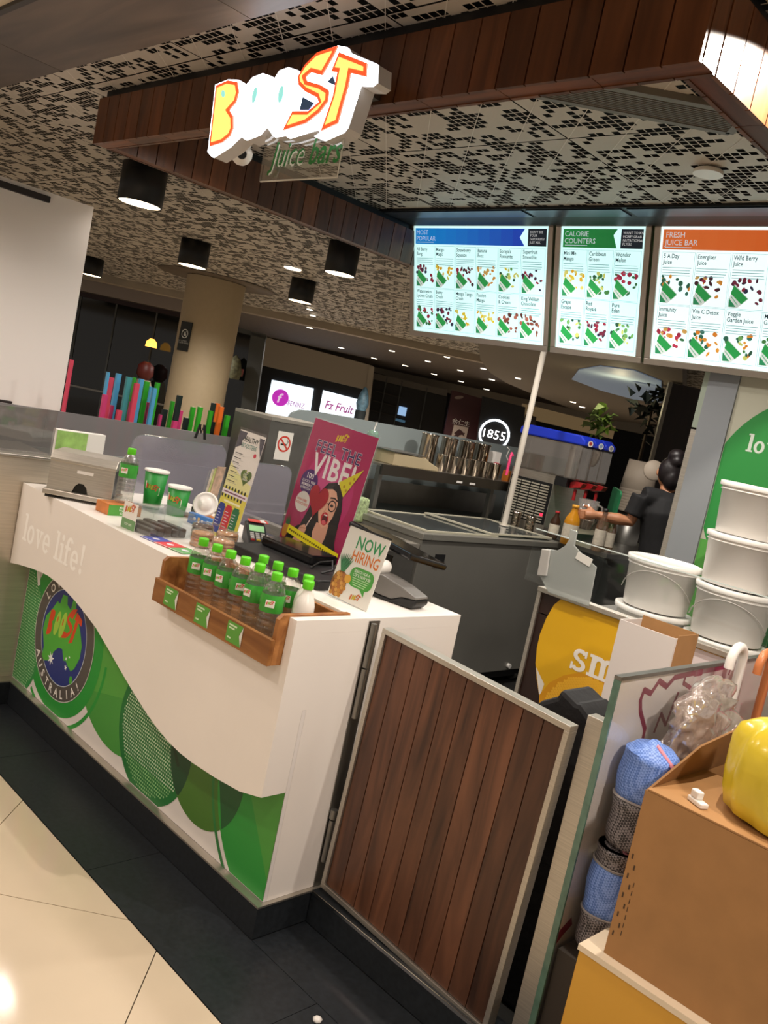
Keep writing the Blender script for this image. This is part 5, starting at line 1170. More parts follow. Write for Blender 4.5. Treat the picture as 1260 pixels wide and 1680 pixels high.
for k in range(3):
    a = y0+k*.141; 
    tk = MB().box(x0, x1, a+.003, a+.138, 1.4205, 1.665).build('tank', TANK, t, bevel=.012)
    MB().prism([(x0-.012, 1.666), (x1+.012, 1.666), (x1+.012, 1.70), (x1-.03, 1.735), (x0+.03, 1.74), (x0-.012, 1.715)], 'y', a+.001, a+.14).build('tank_lid', BLU, t, bevel=.01)
    q_ = PR(.0008); q_.poly(ell(0, 0, .034, .022, 14), '#e8e4dc', 1); q_.poly(ell(0, .002, .02, .014, 10), ['#b03a2e', '#8aa6c8', '#9a9a9a'][k], 2); q_.build('lid_badge', (x1+.0125, a+.07, 1.688), (0, 1, 0), (0, 0, 1), t)
    MB().cyl((x1-.11, a+.07, 1.4), (x1-.11, a+.07, 1.63), .028, n=14).build('agitator', mat('agitator_grey', '#8f8a84', .5), t)
    MB().prism([(x1-.055, 1.36), (x1+.03, 1.38), (x1+.045, 1.41), (x1-.02, 1.415), (x1-.055, 1.40)], 'y', a+.04, a+.1).build('tap', mat('tap_red', '#a01f22', .35), t); MB().cyl((x1-.02, a+.07, 1.28), (x1-.02, a+.07, 1.36), .012, n=10).build('spout', mat('tap_red', '#a01f22'), t)
MB().box(x1-.21, x1-.19, y0-.008, y0-.0065, 1.12, 1.14).build('power_switch', mat('switch_red', '#e0203a', .4, em=2.5, emcol='#ff2040'), t)
# bottles in front of the dispenser
def jbottle(label, px, py, dist, h, r, liquid, cap, lab=True):
    c = PD(px, py, dist); c = PZ(px, py, 1.001) if dist is None else c; c.z = 1.001
    t = thing('juice_bottle', label, 'bottle', tuple(c), (0, 0, 0), 'bottles on the drinks bench')
    LB(t).lathe([(r*.9, 0), (r, .006), (r, h*.55), (r*.9, h*.66), (r*.45, h*.82), (r*.38, h*.93), (r*.4, h*.94)], 20).build('body', liquid, t)
    LB(t).lathe([(r*.44, h*.93), (r*.46, h*.935), (r*.46, h), (0, h)], 16).build('cap', cap, t)
    if lab: LB(t).lathe([(r*1.01, h*.15), (r*1.012, h*.16), (r*1.012, h*.5), (r*1.01, h*.51)], 20, caps=False).build('paper_label', mat('cream_label', '#cfc6b4', .5, noise=.12, nscale=60), t)
JU = mat('orange_syrup', '#c8881e', .2); 
jbottle('amber syrup bottle with white label beside the dispenser', 936, 868, 5.85, .27, .052, JU, mat('orange_cap', '#d89a2a', .4))
jbottle('small dark sauce bottle with red cap left of the amber bottle', 911, 858, 6.05, .19, .036, mat('dark_sauce', '#3a2418', .2), mat('red_cap', '#a82428', .4))
jbottle('clear syrup bottle with black cap right of the measuring jug', 985, 876, 5.8, .29, .04, clear('syrup_clear', (.8, .7, .6), .4, .04, .2, (.5, .3, .2)), BLACK)
jbottle('second clear syrup bottle beside the green cutting board', 1000, 880, 5.85, .27, .038, clear('syrup_clear', (.8, .7, .6)), BLACK)
c = PD(872, 862, 6.2)
for k, (px, py, d_) in enumerate(((872, 850, 6.15), (848, 845, 6.3))):
    c = PD(px, py, d_); o = MB().lathe([(.03, 0), (.033, .004), (.033, .03), (.03, .035), (.033, .04), (.033, .07), (.03, .075), (.033, .08), (.036, .11), (.031, .11), (.028, .006), (0, .005)], 18, (c.x, c.y, 1.0008)).build('ribbed_cup', SC1); tag(o, ('ribbed steel cup standing before the louvred dispenser base', 'low ribbed steel cup at the left of the dispenser')[k], 'cup')
# green cutting board leaning
c = PD(1012, 800, 6.25)
o = MB(); M = Matrix.Translation((c.x, c.y, 1.001)) @ Matrix.Rotation(math.radians(-45), 4, 'Z') @ Matrix.Rotation(math.radians(5), 4, 'Y')
o.prism(rrect(-.11, 0, .11, .42, .03), 'y', -.008, .008, 0, M); o = o.build('cutting_board', mat('board_green', '#2a7a4e', .45, noise=.1, nscale=20)); tag(o, 'green plastic cutting board standing between dispenser and stacked cups', 'cutting board')
# stacked big cups
c = PD(1048, 790, 6.7)
t = thing('cup_stack', 'tall stack of pale paper cups turned upside down behind the worker', 'cup stack', (c.x, c.y, 1.001))
for k in range(9): LB(t).lathe([(.125-.000*k, .25+k*.022), (.128, .252+k*.022), (.108, .47+k*.022), (.0, .47+k*.022)] if k == 8 else [(.126, .25+k*.022), (.128, .252+k*.022), (.126, .274+k*.022)], 26).build('paper_cup', mat('cup_paper', '#b3a594', .6), t)
LB(t).lathe([(.1, 0), (.1, .249), (0, .249)], 20).build('cup_holder', STEELD, t)
c = PD(1072, 772, 6.3); o = MB().lathe([(.0, 0), (.07, .001), (.075, .01), (.07, .02), (0, .02)], 24).build('round_lid', mat('cup_paper', '#b3a594')); o.location = c; o.rotation_euler = (math.radians(80), 0, math.radians(40)); tag(o, 'round pale lid leaning behind the worker shoulder', 'lid')
# jug held by the worker
JUG = Vector((-1.335, 3.50, 1.12))
t = thing('measuring_jug', 'clear plastic measuring jug with milky drink held by the worker', 'jug', tuple(JUG))
LB(t).lathe([(.058, 0), (.06, .004), (.072, .2), (.07, .2), (.057, .008), (0, .006)], 24).build('jug_wall', clear('jug_plastic', (.88, .87, .85), .4, .06, .18, (.6, .58, .55)), t)
LB(t).lathe([(.055, .008), (.06, .06), (0, .06)], 22).build('drink', mat('milky_drink', '#b8a890', .4), t)
LB(t).tube([(.07, 0, .18), (.11, 0, .17), (.115, 0, .1), (.066, 0, .05)], .008, 8).build('handle', MC['jug_plastic'], t)
# ================================================================== RIGHT-HAND WALL
YW = 2.12
wl = struct('wall_right', 'kiosk end wall with a big green circle and lettering')
xg0, xg1 = PY(1165, 621, YW).x, PY(1216, 621, YW).x
MB().box(xg1, 1.6, YW, YW+.12, .0, 2.6).build('wall_panel', mat('wall_beige', '#b9b7a4', .5), wl)
MB().box(xg0, xg1-.001, YW-.01, YW+.12, .0, 2.6).build('grey_column', mat('column_grey', '#8b8f93', .4), wl)
MB().box(xg0-.03, xg0-.001, YW, YW+.12, 0, 1.83).build('steel_jamb', STEEL, wl); MB().box(xg0-.03, xg0-.001, YW, YW+.12, 1.84, 2.6).build('steel_jamb', mat('jamb_pale', '#a9b5a6', .4, .6), wl)
p = PR(.0004)
def yw(px, py): q_ = PY(px, py, YW); return (q_.x, q_.z)
cc = yw(1280, 790); rr = cc[0]-yw(1172, 790)[0]; cc = (xg1+.42, 1.60); 
P = ell(cc[0], cc[1], .46, n=64); P = clip(P, lambda q_: q_[0]-xg1-.002); p.poly(P, '#2b8a3e', 1)
P = clip(ell(cc[0]-.05, 1.30, .32, n=50), lambda q_: q_[0]-xg1-.002); p.poly(P, '#1c6b35', 2)
P = clip(ell(xg1+.02, 1.06, .3, n=50), lambda q_: q_[0]-xg1-.002); p.poly(P, '#55a045', 3)
a, b_ = yw(1223, 740); slab(p, 'love', a, b_, .052, '#c9d2c6', 4, 1.0)
p.build('wall_graphic', (0, YW-.0004, 0), (1, 0, 0), (0, 0, 1), wl)
# ================================================================== PILE RIGHT OF THE GATE
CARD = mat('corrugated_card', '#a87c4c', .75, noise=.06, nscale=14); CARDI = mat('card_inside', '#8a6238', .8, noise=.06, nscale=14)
t = thing('yellow_cabinet', 'low yellow cabinet with cream top at the bottom right corner', 'cabinet', (1.35, .5, 0))
MB().box(.918, 1.8, .182, .84, .0, .485).build('body', mat('yellow_laminate', '#e0a83c', .4), t); MB().box(.914, 1.81, .178, .85, .4855, .4995).build('top', mat('cream_edge', '#eddcc0', .45), t)
t = thing('cardboard_box', 'large brown cardboard box with a raised flap on the yellow cabinet', 'box', (1.32, .5, .5))
x0, x1, y0, y1, zb, zt_ = .965, 1.66, .207, .78, .5002, .907
b = MB(); b.box(x0, x1, y0, y0+.005, zb, zt_); b.box(x0, x1, y1-.005, y1, zb, zt_); b.box(x0, x0+.005, y0+.0051, y1-.0051, zb, zt_); b.box(x1-.005, x1, y0+.0051, y1-.0051, zb, zt_); b.box(x0+.0051, x1-.0051, y0+.0051, y1-.0051, zb, zb+.005)
b.build('walls', CARD, t)
MB().prism([(x0+.005, y0), (x1, y0), (x1, y0+.3), (x0+.005, y0+.3)], 'z', zt_+.0004, zt_+.0055).build('front_flap', CARD, t, bevel=.001)
MB().prism([(x0+.3, y0+.302), (x1, y0+.302), (x1, y1), (x0+.3, y1)], 'z', zt_+.0004, zt_+.0055).build('back_flap', CARD, t)
M = Matrix.Translation((x0+.003, 0, zt_)) @ Matrix.Rotation(math.radians(16), 4, 'Y')
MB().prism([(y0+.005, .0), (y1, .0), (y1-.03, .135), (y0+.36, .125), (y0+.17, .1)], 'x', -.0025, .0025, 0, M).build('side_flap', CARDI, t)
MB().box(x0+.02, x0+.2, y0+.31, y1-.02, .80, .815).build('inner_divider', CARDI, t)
p = PR(.0003)
for k in range(9): p.rect(.008+.010*(k % 2), .05+k*.024, .012+.010*(k % 2), .062+k*.024, '#4a3420', 1)
for k in range(7): p.rect(.028, .06+k*.02, .030, .072+k*.02, '#4a3420', 1)
p.build('stencil_print', (x0, y0-.0002, zb), (1, 0, 0), (0, 0, 1), t)
o = MB().box(0, .05, 0, .022, 0, .012).box(.005, .03, .002, .02, .0121, .03).build('foam_offcut', WPLAS, bevel=.003); c = PZ(1158, 1325, zt_+.008); o.location = (c.x-.02, c.y, zt_+.006); o.rotation_euler = (0, 0, -.5); tag(o, 'bent white plastic offcut lying on the cardboard box', 'offcut')
def blob(name, c, rx, ry, rz_, m, seed=1, amp=.12, n=28, flat=0.0, k=3.0, parent=None, sq=1.0):
    rg = random.Random(seed); ph = [(rg.uniform(0, 6.28), rg.uniform(0, 6.28), rg.uniform(1, k), rg.uniform(1, k)) for _ in range(7)]
    v = []; f = []; m_ = n//2
    for i in range(m_+1):
        th = math.pi*i/m_
        for j in range(n):
            a = 2*math.pi*j/n; d = 1+amp*sum(math.sin(q_[2]*3*a*0+round(q_[2])*a+q_[0])*math.sin(q_[3]*2*th+q_[1]) for q_ in ph)/3*math.sin(th)
            z = -math.cos(th); z = max(z, -1+flat)
            st_ = math.sin(th)**sq if i not in (0, m_) else 0.0
            v.append((c[0]+rx*d*st_*math.cos(a), c[1]+ry*d*st_*math.sin(a), c[2]+rz_*z*(1+.3*(d-1))))
    for i in range(m_):
        for j in range(n): f.append([i*n+j, i*n+(j+1) % n, (i+1)*n+(j+1) % n, (i+1)*n+j])
    b = MB(); b.add(v, f, 0, None, True); return b.build(name, m, parent)
YB_ = mat('yellow_bag', '#d8bf34', .25, noise=.05, nscale=7, bump=.35, coat=.2)
t = thing('yellow_bag', 'bulging glossy yellow plastic bag on top of the cardboard box', 'bag', (1.235, .37, .914))
b = MB(); n = 72; prof = [(.0, .9142), (.8, .9142), (.95, .925), (1.0, .96), (1.01, 1.0), (.99, 1.04), (.96, 1.075), (.88, 1.105), (.7, 1.125), (.42, 1.14), (.16, 1.146)]; V = []; Fc = []
for i, (rr_, z_) in enumerate(prof):
    for j in range(n):
        a_ = 2*math.pi*j/n; k_ = i/10
        d_ = 1+(.018+.05*k_*k_)*math.sin(11*a_+2.2*math.sin(3*a_)+k_*2.0)+.035*math.sin(3*a_+4*k_)+.022*math.sin(7*a_-5*k_)
        V.append((1.255+.195*rr_*d_*math.cos(a_), .385+.15*rr_*d_*math.sin(a_), z_+(.012*math.sin(5*a_+1)+.01*math.sin(2*a_))*k_))
for i in range(len(prof)-1):
    for j in range(n): Fc.append([i*n+j, i*n+(j+1) % n, (i+1)*n+(j+1) % n, (i+1)*n+j])
b.add(V, Fc, 0, None, True); b.add(V, [[10*n+j for j in range(n)]]); b.build('bag_skin', YB_, t)
MB().tube([(1.255, .385, 1.13), (1.25, .38, 1.165), (1.27, .39, 1.175)], .02, 8, rs=[.035, .02, .006]).build('knot', YB_, t)
# rolled mats
MESHB = weave('blue_weave', '#86a6ea', '#5277c4', 190); MESHG = weave('grey_mesh', '#8c8688', '#2e2a2c', 190); PINK = mat('pink_cord', '#d88a9a', .6); PALE = mat('pale_binding', '#a9a29e', .6)
def rollm(label, c, h, r, lean, parts_up):
    t = thing('rolled_mat', label, 'rolled mat', c, lean, 'blue and grey rolled mats')
    def seg(name, z0, z1, m, rs=1.0):
        n = 7; pr = []
        for i in range(n+1):
            u = i/n; pr.append((r*rs*(1+.04*math.sin(u*7+z0*40)), z0+(z1-z0)*u))
        b = LB(t); b.lathe([(0, z0)]+pr+[(0, z1)], 22); b.v = [(x*(1+.05*math.sin(3*math.atan2(y, x)+z*20)), y*(1+.05*math.sin(3*math.atan2(y, x)+z*20)), z) for x, y, z in b.v]; b.build(name, m, t)
    if parts_up: seg('grey_half', 0, h*.45, MESHG); seg('binding', h*.45, h*.475, PALE, 1.01); seg('blue_half', h*.475, h*.93, MESHB)
    else: seg('grey_half', 0, h*.32, MESHG); seg('binding', h*.32, h*.345, PALE, 1.01); seg('blue_half', h*.345, h*.82, MESHB); seg('binding', h*.82, h*.84, PALE, 1.0); seg('grey_end', h*.84, h*1.0, MESHG, .95)
    LB(t).lathe([(r*.98, h*.93 if parts_up else h), (r*.7, h*1.0), (r*.3, h*1.02), (r*.16, h*1.06), (0, h*1.06)], 18).build('gathered_end', MESHB if parts_up else MESHG, t)
    LB(t).tube([(0, 0, h*1.03), (r*.5, -r*.4, h*1.0), (r*1.0, -r*.3, h*.9), (r*.95, -r*.5, h*.8)], .006, 7).build('cord', PINK, t)
rollm('upper blue and grey rolled mat tied with pink cord beside the glass screen', (.888, .375, .70), .255, .067, (0, 0, 0), True)
rollm('lower blue and grey rolled mat below the tied one by the glass screen', (.876, .35, .425), .262, .055, (0, 0, 0), False)
t = thing('mat_stand', 'dark crate between glass screen and yellow cabinet under the rolled mats', 'crate', (.865, .38, 0)); MB().box(.822, .91, .27, .5, .0, .4).build('crate', mat('dark_crate', '#3a332c', .7), t)
# bubble wrap
WRP = clear('bubble_film', (.95, .92, .9), .8, .12, .3, lin('#e2d2c8'))
t = thing('bubble_wrap', 'crumpled clear bubble wrap behind the raised cardboard flap', 'bubble wrap', (.93, .72, .91))
blob('film', (.888, .63, .97), .045, .17, .15, WRP, 9, .4, 56, 0, 9, parent=t); blob('film_fold', (.9, .56, .98), .04, .1, .11, WRP, 13, .45, 48, 0, 9, parent=t)
for k in range(24):
    pass
# umbrella handles
def hook(label, x, y, z, m, r, flip=1, h=.3):
    t = thing('umbrella', label, 'umbrella', (x, y, 0))
    pts = [(x, y, z-h), (x, y, z)]+[(x, y-.042*flip+.042*flip*math.cos(a), z+.042*math.sin(a)) for a in [math.pi*i/8 for i in range(1, 9)]]+[(x, y-.084*flip, z-.02)]
    MB().tube(pts, r, 10).build('crook_handle', m, t)
    MB().cyl((x, y, z-h-.6), (x, y, z-h), .028, .022, 12).build('canopy', mat('umbrella_canopy_pale', '#c9b4a8', .5, noise=.15, nscale=25), t)
    MB().cyl((x, y, .01), (x, y, z-h-.6), .005, .02, 8).build('ferrule', STEELD, t)
    return t
c = PX(1232, 1105, .9); hook('umbrella with white crook handle hung over the glass screen', .86, c.y+.02, 1.14, mat('white_handle', '#f0eae4', .3), .014)
hook('umbrella with orange-brown crook handle behind the white one', .9, c.y+.13, 1.13, mat('orange_handle', '#c87a4a', .35), .013)
o = MB().box(.93, .945, 1.0, 1.25, .0, 1.1).build('pink_board', mat('pink_laminate', '#e0407a', .4)); tag(o, 'bright pink board at the right edge behind the umbrellas', 'board')
# white carton behind the glass, black bag behind the gate
Y = .9; q0, q1, q2 = PY(1017, 1018, Y), PY(1110, 1046, Y), PY(985, 1180, Y)
t = thing('white_carton', 'open white carton with brown inside standing behind the glass screen', 'carton', ((q0.x+q1.x)/2, Y+.08, 0))
zc = (q0.z+q1.z)/2; x0, x1 = q0.x, min(q1.x, .785)
b = MB(); b.box(x0, x1, Y, Y+.004, .0, zc); b.box(x0, x0+.004, Y+.0041, Y+.15, 0, zc); b.box(x1-.004, x1, Y+.0041, Y+.15, 0, zc); b.box(x0+.0041, x1-.0041, Y+.146, Y+.15, 0, zc); b.build('walls', [mat('carton_white', '#ded6d0', .6)], t)
MB().box(x0+.0042, x1-.0042, Y+.1415, Y+.1455, .5, zc+.012).build('inner_liner', CARD, t); MB().box(x1+.0002, x1+.003, Y+.01, Y+.15, .2, zc+.01).build('side_liner', CARD, t)
t = thing('black_bag', 'black cloth bag bundled behind the gate below the yellow graphic', 'bag', (.5, .62, 0))
b = MB(); rg = random.Random(3)
P = [PY(*q_, .5) for q_ in ((886, 1150), (912, 1143), (921, 1129), (945, 1153), (952, 1155), (969, 1178), (950, 1290), (880, 1280))]
MB().prism([(a.x, a.z) for a in P[:6]]+[(.79, .45), (.79, .0), (.30, 0), (.30, .7)], 'y', .5, .66).build('cloth', mat('black_cloth', '#0f0f11', .75, noise=.3, nscale=20, bump=.4), t, bevel=.015)
# ================================================================== WORKER
SKIN = mat('skin', '#b9805c', .5, noise=.05, nscale=30); TEE = mat('black_tee', '#141416', .8, noise=.2, nscale=40); HAIR = mat('dark_hair', '#171012', .45, noise=.3, nscale=60)
pt = thing('person', 'worker in black top with hair tied up holding a jug at the rear bench', 'person', (-.90, 3.78, 0))
def remesh(o, v, it=6):
    m = o.modifiers.new('rm', 'REMESH'); m.mode = 'VOXEL'; m.voxel_size = v; m.use_smooth_shade = True
    s_ = o.modifiers.new('sm', 'SMOOTH'); s_.iterations = it; s_.factor = .5
def ballm(b, c, rx, ry, rz_, n=16, mi=0):
    pr = [(max(1e-4, math.sin(math.pi*i/10)), -math.cos(math.pi*i/10)) for i in range(11)]
    b.lathe(pr, n, (0, 0, 0), mi, Matrix.Translation(c) @ Matrix.Diagonal((rx, ry, rz_, 1)))
hip = Vector((-.88, 3.80, .93)); sh = Vector((-.93, 3.77, 1.40))
ax = Vector((.70, .71, 0)).normalized()      # across the shoulders
fw = Vector((-.71, .70, 0)).normalized()     # where she faces
SL = sh-ax*.16+Vector((0, 0, .02)); SR = sh+ax*.16+Vector((0, 0, .02))
EL = Vector((-1.075, 3.63, 1.24)); WR = Vector((-1.235, 3.475, 1.235)); HD = Vector((-1.285, 3.43, 1.225))
ER = SR+Vector((-.02, .06, -.27)); WRr = ER+Vector((-.2, .12, .02))
hc = Vector((-.965, 3.80, 1.60))
b = MB()
b.tube([hip-Vector((0, 0, .02)), (hip+sh)/2, sh+Vector((0, 0, -.05)), sh+Vector((-.01, .005, .07)), hc-Vector((0, 0, .06))], .1, 14, rs=[.13, .115, .125, .05, .048])
b.tube([SL, SR], .06, 10)
b.tube([SL, (SL+EL)/2, EL, (EL*.6+WR*.4), WR], .04, 10, rs=[.056, .048, .04, .042, .027])
b.tube([SR, (SR+ER)/2, ER, WRr], .04, 10, rs=[.056, .046, .038, .026])
ballm(b, tuple(hc), .078, .082, .105); ballm(b, tuple(hc+fw*.035-Vector((0, 0, .045))), .05, .052, .055)
b.tube([hc+fw*.085+Vector((0, 0, .0)), hc+fw*.105-Vector((0, 0, .025))], .012, 8)
for s in (-1, 1): ballm(b, tuple(hc+ax*s*.078), .016, .016, .028, 8)
dirh = (HD-WR).normalized(); side = Vector((0, 0, 1)).cross(dirh).normalized(); upv = Vector((0, 0, 1))
b.tube([WR, WR+dirh*.045, WR+dirh*.085], .03, 10, rs=[.027, .036, .034])
kn = WR+dirh*.085
for k, ln in enumerate((.062, .07, .066, .052)):   # fingers stacked, curling round the jug
    o0 = kn+upv*(.024-.017*k); b.tube([o0-dirh*.015, o0+dirh*ln*.42-side*.008, o0+dirh*ln*.62-side*.032, o0+dirh*ln*.4-side*.052], .009, 8, rs=[.0105, .01, .009, .0075])
b.tube([WR+dirh*.03+upv*.018, WR+dirh*.055+upv*.045-side*.01, WR+dirh*.085+upv*.056-side*.028, WR+dirh*.1+upv*.05-side*.045], .011, 8, rs=[.016, .0125, .011, .009])
kr = WRr+(WRr-ER).normalized()*.05; dr = (WRr-ER).normalized()
b.tube([WRr, kr], .026, 8, rs=[.026, .03])
for k in range(4): o0 = kr+upv*(.02-.014*k); b.tube([o0-dr*.01, o0+dr*.03, o0+dr*.045+upv*-.015], .009, 6)
b.tube([WRr+upv*.02, WRr+dr*.03+upv*.04], .01, 6)
for s in (-1, 1):
    h0 = hip+ax*s*.08; b.tube([h0, h0+Vector((0, 0, -.42)), h0+Vector((0, 0, -.84))], .07, 10, rs=[.095, .06, .04]); b.tube([h0+Vector((0, 0, -.88)), h0+fw*.16+Vector((0, 0, -.9))], .035, 8)
o = b.build('body', SKIN, pt, fix=False); remesh(o, .006, 3)
b = MB(); b.tube([hip+Vector((0, 0, -.08)), hip+Vector((0, 0, .06)), (hip+sh)/2, sh+Vector((0, 0, -.06)), sh+Vector((0, 0, .03)), sh+Vector((-.005, 0, .055))], .1, 16, rs=[.15, .15, .142, .15, .105, .06])
b.tube([SL-ax*.0, SR], .074, 12); b.tube([SL, (SL+EL)/2, SL*.22+EL*.78], .06, 12, rs=[.075, .068, .068]); b.tube([SR, (SR+ER)/2, SR*.2+ER*.8], .06, 12, rs=[.075, .066, .066])
o = b.build('black_top', TEE, pt, fix=False); remesh(o, .009, 5)
b = MB()
for s in (-1, 1): h0 = hip+ax*s*.08; b.tube([h0+Vector((0, 0, .0)), h0+Vector((0, 0, -.42)), h0+Vector((0, 0, -.85))], .08, 12, rs=[.125, .085, .07])
b.tube([hip-ax*.06, hip+ax*.06], .125, 12); o = b.build('trousers', TEE, pt, fix=False); remesh(o, .012, 5)
b = MB()
for s in (-1, 1): h0 = hip+ax*s*.08; b.tube([h0+fw*-.04+Vector((0, 0, -.885)), h0+fw*.17+Vector((0, 0, -.895))], .045, 10, rs=[.045, .038])
b.build('shoes', BLACK, pt)
b = MB(); ballm(b, tuple(hc-fw*.018+Vector((0, 0, .018))), .088, .09, .108); ballm(b, tuple(hc-fw*.06-Vector((0, 0, .03))), .055, .06, .08); ballm(b, tuple(hc-fw*.05+Vector((0, 0, .125))), .058, .06, .05); ballm(b, tuple(hc-fw*.075+Vector((0, 0, .09))), .045, .045, .045)
o = b.build('tied_hair', HAIR, pt, fix=False); remesh(o, .008, 3)
b = MB(); ballm(b, tuple(hc+fw*.07+ax*-.03+Vector((0, 0, .008))), .008, .008, .006, 8); ballm(b, tuple(hc+fw*.07+ax*.03+Vector((0, 0, .008))), .008, .008, .006, 8); b.build('eyes', BLACKG, pt)
MB().tube([hc+fw*.082-ax*.02-Vector((0, 0, .055)), hc+fw*.09-Vector((0, 0, .056)), hc+fw*.082+ax*.02-Vector((0, 0, .055))], .005, 6).build('mouth', mat('lip', '#9a5448', .5), pt)
# ================================================================== MALL BEYOND
FH = Vector((-math.sin(YAW), math.cos(YAW), 0)); RH = Vector((math.cos(YAW), math.sin(YAW), 0)); UZ = Vector((0, 0, 1))
def PF(px, py, D):
    d = ray(px, py); s = D/d.dot(FH); q_ = CAM+d*s; return (d.dot(RH)*s, q_.z)
def FM(D):
    o = CAM+FH*D; return Matrix(((RH.x, FH.x, 0, o.x), (RH.y, FH.y, 0, o.y), (0, 0, 1, 0), (0, 0, 0, 1)))
def fbox(b, pts, D, th=.1, mi=0): b.prism([PF(*q_, D) for q_ in pts], 'y', 0, th, mi, FM(D)); return b
def rbox(b, r0, r1, z0, z1, D, th=.1, mi=0): b.box(r0, r1, 0, th, z0, z1, mi, FM(D)); return b
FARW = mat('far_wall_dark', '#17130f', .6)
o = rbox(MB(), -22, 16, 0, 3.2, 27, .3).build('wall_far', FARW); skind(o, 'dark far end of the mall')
FCE = mat('far_ceiling_brown', '#5a4f45', .7, noise=.35, nscale=9, stretch=(1, 6, 1))
M = FM(0)
o = MB().box(-14, 14, 13.0, 27, 2.66, 2.75, 0, M).build('ceiling_far', FCE); skind(o, 'dim brown mall ceiling far behind the kiosk')
BEI = mat('beige_soffit', '#a89c8a', .6)
a0, a1 = PF(120, 452, 12.9), PF(760, 552, 12.9)
o = rbox(MB(), -9, 5, 2.585, 2.70, 12.9, .25).build('trim_1', BEI); skind(o, 'beige ceiling bulkhead band across the mall')
o = rbox(MB(), -12, 8, 2.40, 2.66, 23.5, .3).build('trim_2', BEI); skind(o, 'pale soffit band above the distant shopfronts')
# column
D = 10.2; l, r = PF(283, 575, D), PF(380, 575, D); cx_ = (l[0]+r[0])/2; rad = (r[0]-l[0])/2*1.0
cc = CAM+FH*(D+.1)+RH*cx_
t = thing('round_column', 'big round cream column with a small black sign', 'column', (cc.x, cc.y, 0))
COLM = mat('column_cream', '#b5a384', .6, noise=.02)
MB().cyl((cc.x, cc.y, .0), (cc.x, cc.y, ZC-.012), rad, n=48).build('shaft', COLM, t)
MB().lathe([(rad+.005, 0), (rad+.34, 0), (rad+.34, .004), (rad+.005, .004)], 48, (cc.x, cc.y, ZC-.008), caps=False).build('ceiling_ring', mat('ring_brown', '#6b5d4e', .6), t)
a = math.atan2(-FH.y, -FH.x)-.0
q0 = PF(298, 550, D-rad); off = (q0[0]-cx_)/rad; g = math.atan2(-FH.y, -FH.x)-math.asin(max(-.95, min(.95, off*1.02)))*-1.0
# the sign's normal points out of the column towards its left
nv = (-FH*math.sqrt(max(0, 1-off*off))+RH*off).normalized(); uv = UZ.cross(nv).normalized()*1.0
sc = Vector((cc.x, cc.y, 0))+nv*(rad+.004)+UZ*q0[1]
hw, hh = .085, .165
MS = Matrix(((uv.x, nv.x, 0, sc.x), (uv.y, nv.y, 0, sc.y), (0, 0, 1, sc.z), (0, 0, 0, 1)))
MB().box(-hw, hw, -.006, .004, -hh, hh, 0, MS).build('sign_plate', mat('sign_black', '#1a1c16', .5), t)
p = PR(.001); p.ring(0, .03, .042, .052, '#d8d8d0', 1, 28); p.line([(-.035, .065), (.035, -.005)], .009, '#d8d8d0', 1); p.poly([(-.015, .005), (.02, .005), (.022, .03), (.0, .035), (-.018, .025)], '#d8d8d0', 1); p.line([(.005, .03), (.02, .06)], .006, '#d8d8d0', 1)
p.text('NO OUTSIDE\nFOOD & DRINKS', 0, -.06, .022, '#c8c8c0', 1, 0, 0, 'c')
p.build('sign_print', sc+nv*.005, uv, UZ, t)
# left glass shopfront
SHG = mat('dark_shop_glass', '#0b0d0d', .06, spec=.6); ALG = mat('grey_mullion', '#4a4c4a', .45)
t = thing('glass_shopfront', 'dark glazed shopfront at the left beyond the column', 'shopfront', tuple(CAM+FH*14-RH*5.0-UZ*CAM.z))
D = 14; xs_ = [PF(u, 600, D)[0] for u in (60, 115, 175, 243, 300)]
for x0, x1 in zip(xs_, xs_[1:]): rbox(MB(), x0+.012, x1-.012, .05, 2.37, D, .03).build('pane', SHG, t)
for x in xs_: rbox(MB(), x-.012, x+.012, .05, 2.37, D-.02, .06).build('mullion', ALG, t)
rbox(MB(), xs_[0], xs_[-1], 2.372, 2.44, D-.05, .2).build('head_frame', mat('maroon_head', '#2a1414', .5), t)
rbox(MB(), xs_[0], xs_[-1], .95, .98, D-.06, .03).build('rail', STEELD, t)
rbox(MB(), xs_[0]-1, xs_[-1]+.2, 2.445, 2.64, D-.3, .1).build('fascia', mat('pinkish_soffit', '#9a8f88', .6), t)
t = thing('table_lamp', 'glowing lamp with red and cream stand behind the shop glass', 'lamp', tuple(CAM+FH*13.6-UZ*CAM.z)); c = PF(240, 600, 13.6); M = FM(13.6)
def fl(b, r_, z_, prof, D, n=18, mi=0): o = CAM+FH*D+RH*r_; b.lathe(prof, n, (o.x, o.y, z_), mi); return b
fl(MB(), c[0], 0, [(.25, 0), (.22, .9), (.12, 1.25), (.1, 1.3)], 13.6).build('cream_stand', mat('stand_cream', '#a89a80', .6), t)
fl(MB(), c[0], 1.3, [(.07, 0), (.13, .08), (.12, .22), (.05, .28)], 13.6).build('red_body', mat('stand_red', '#5a1c14', .5), t)
q_ = PF(248, 562, 13.6); fl(MB(), c[0]+.02, q_[1]-.07, [(.09, 0), (.08, .08), (.03, .13)], 13.6).build('lamp_shade', mat('lamp_amber', '#ffb24a', .5, em=2.0, emcol='#ffb850'), t)
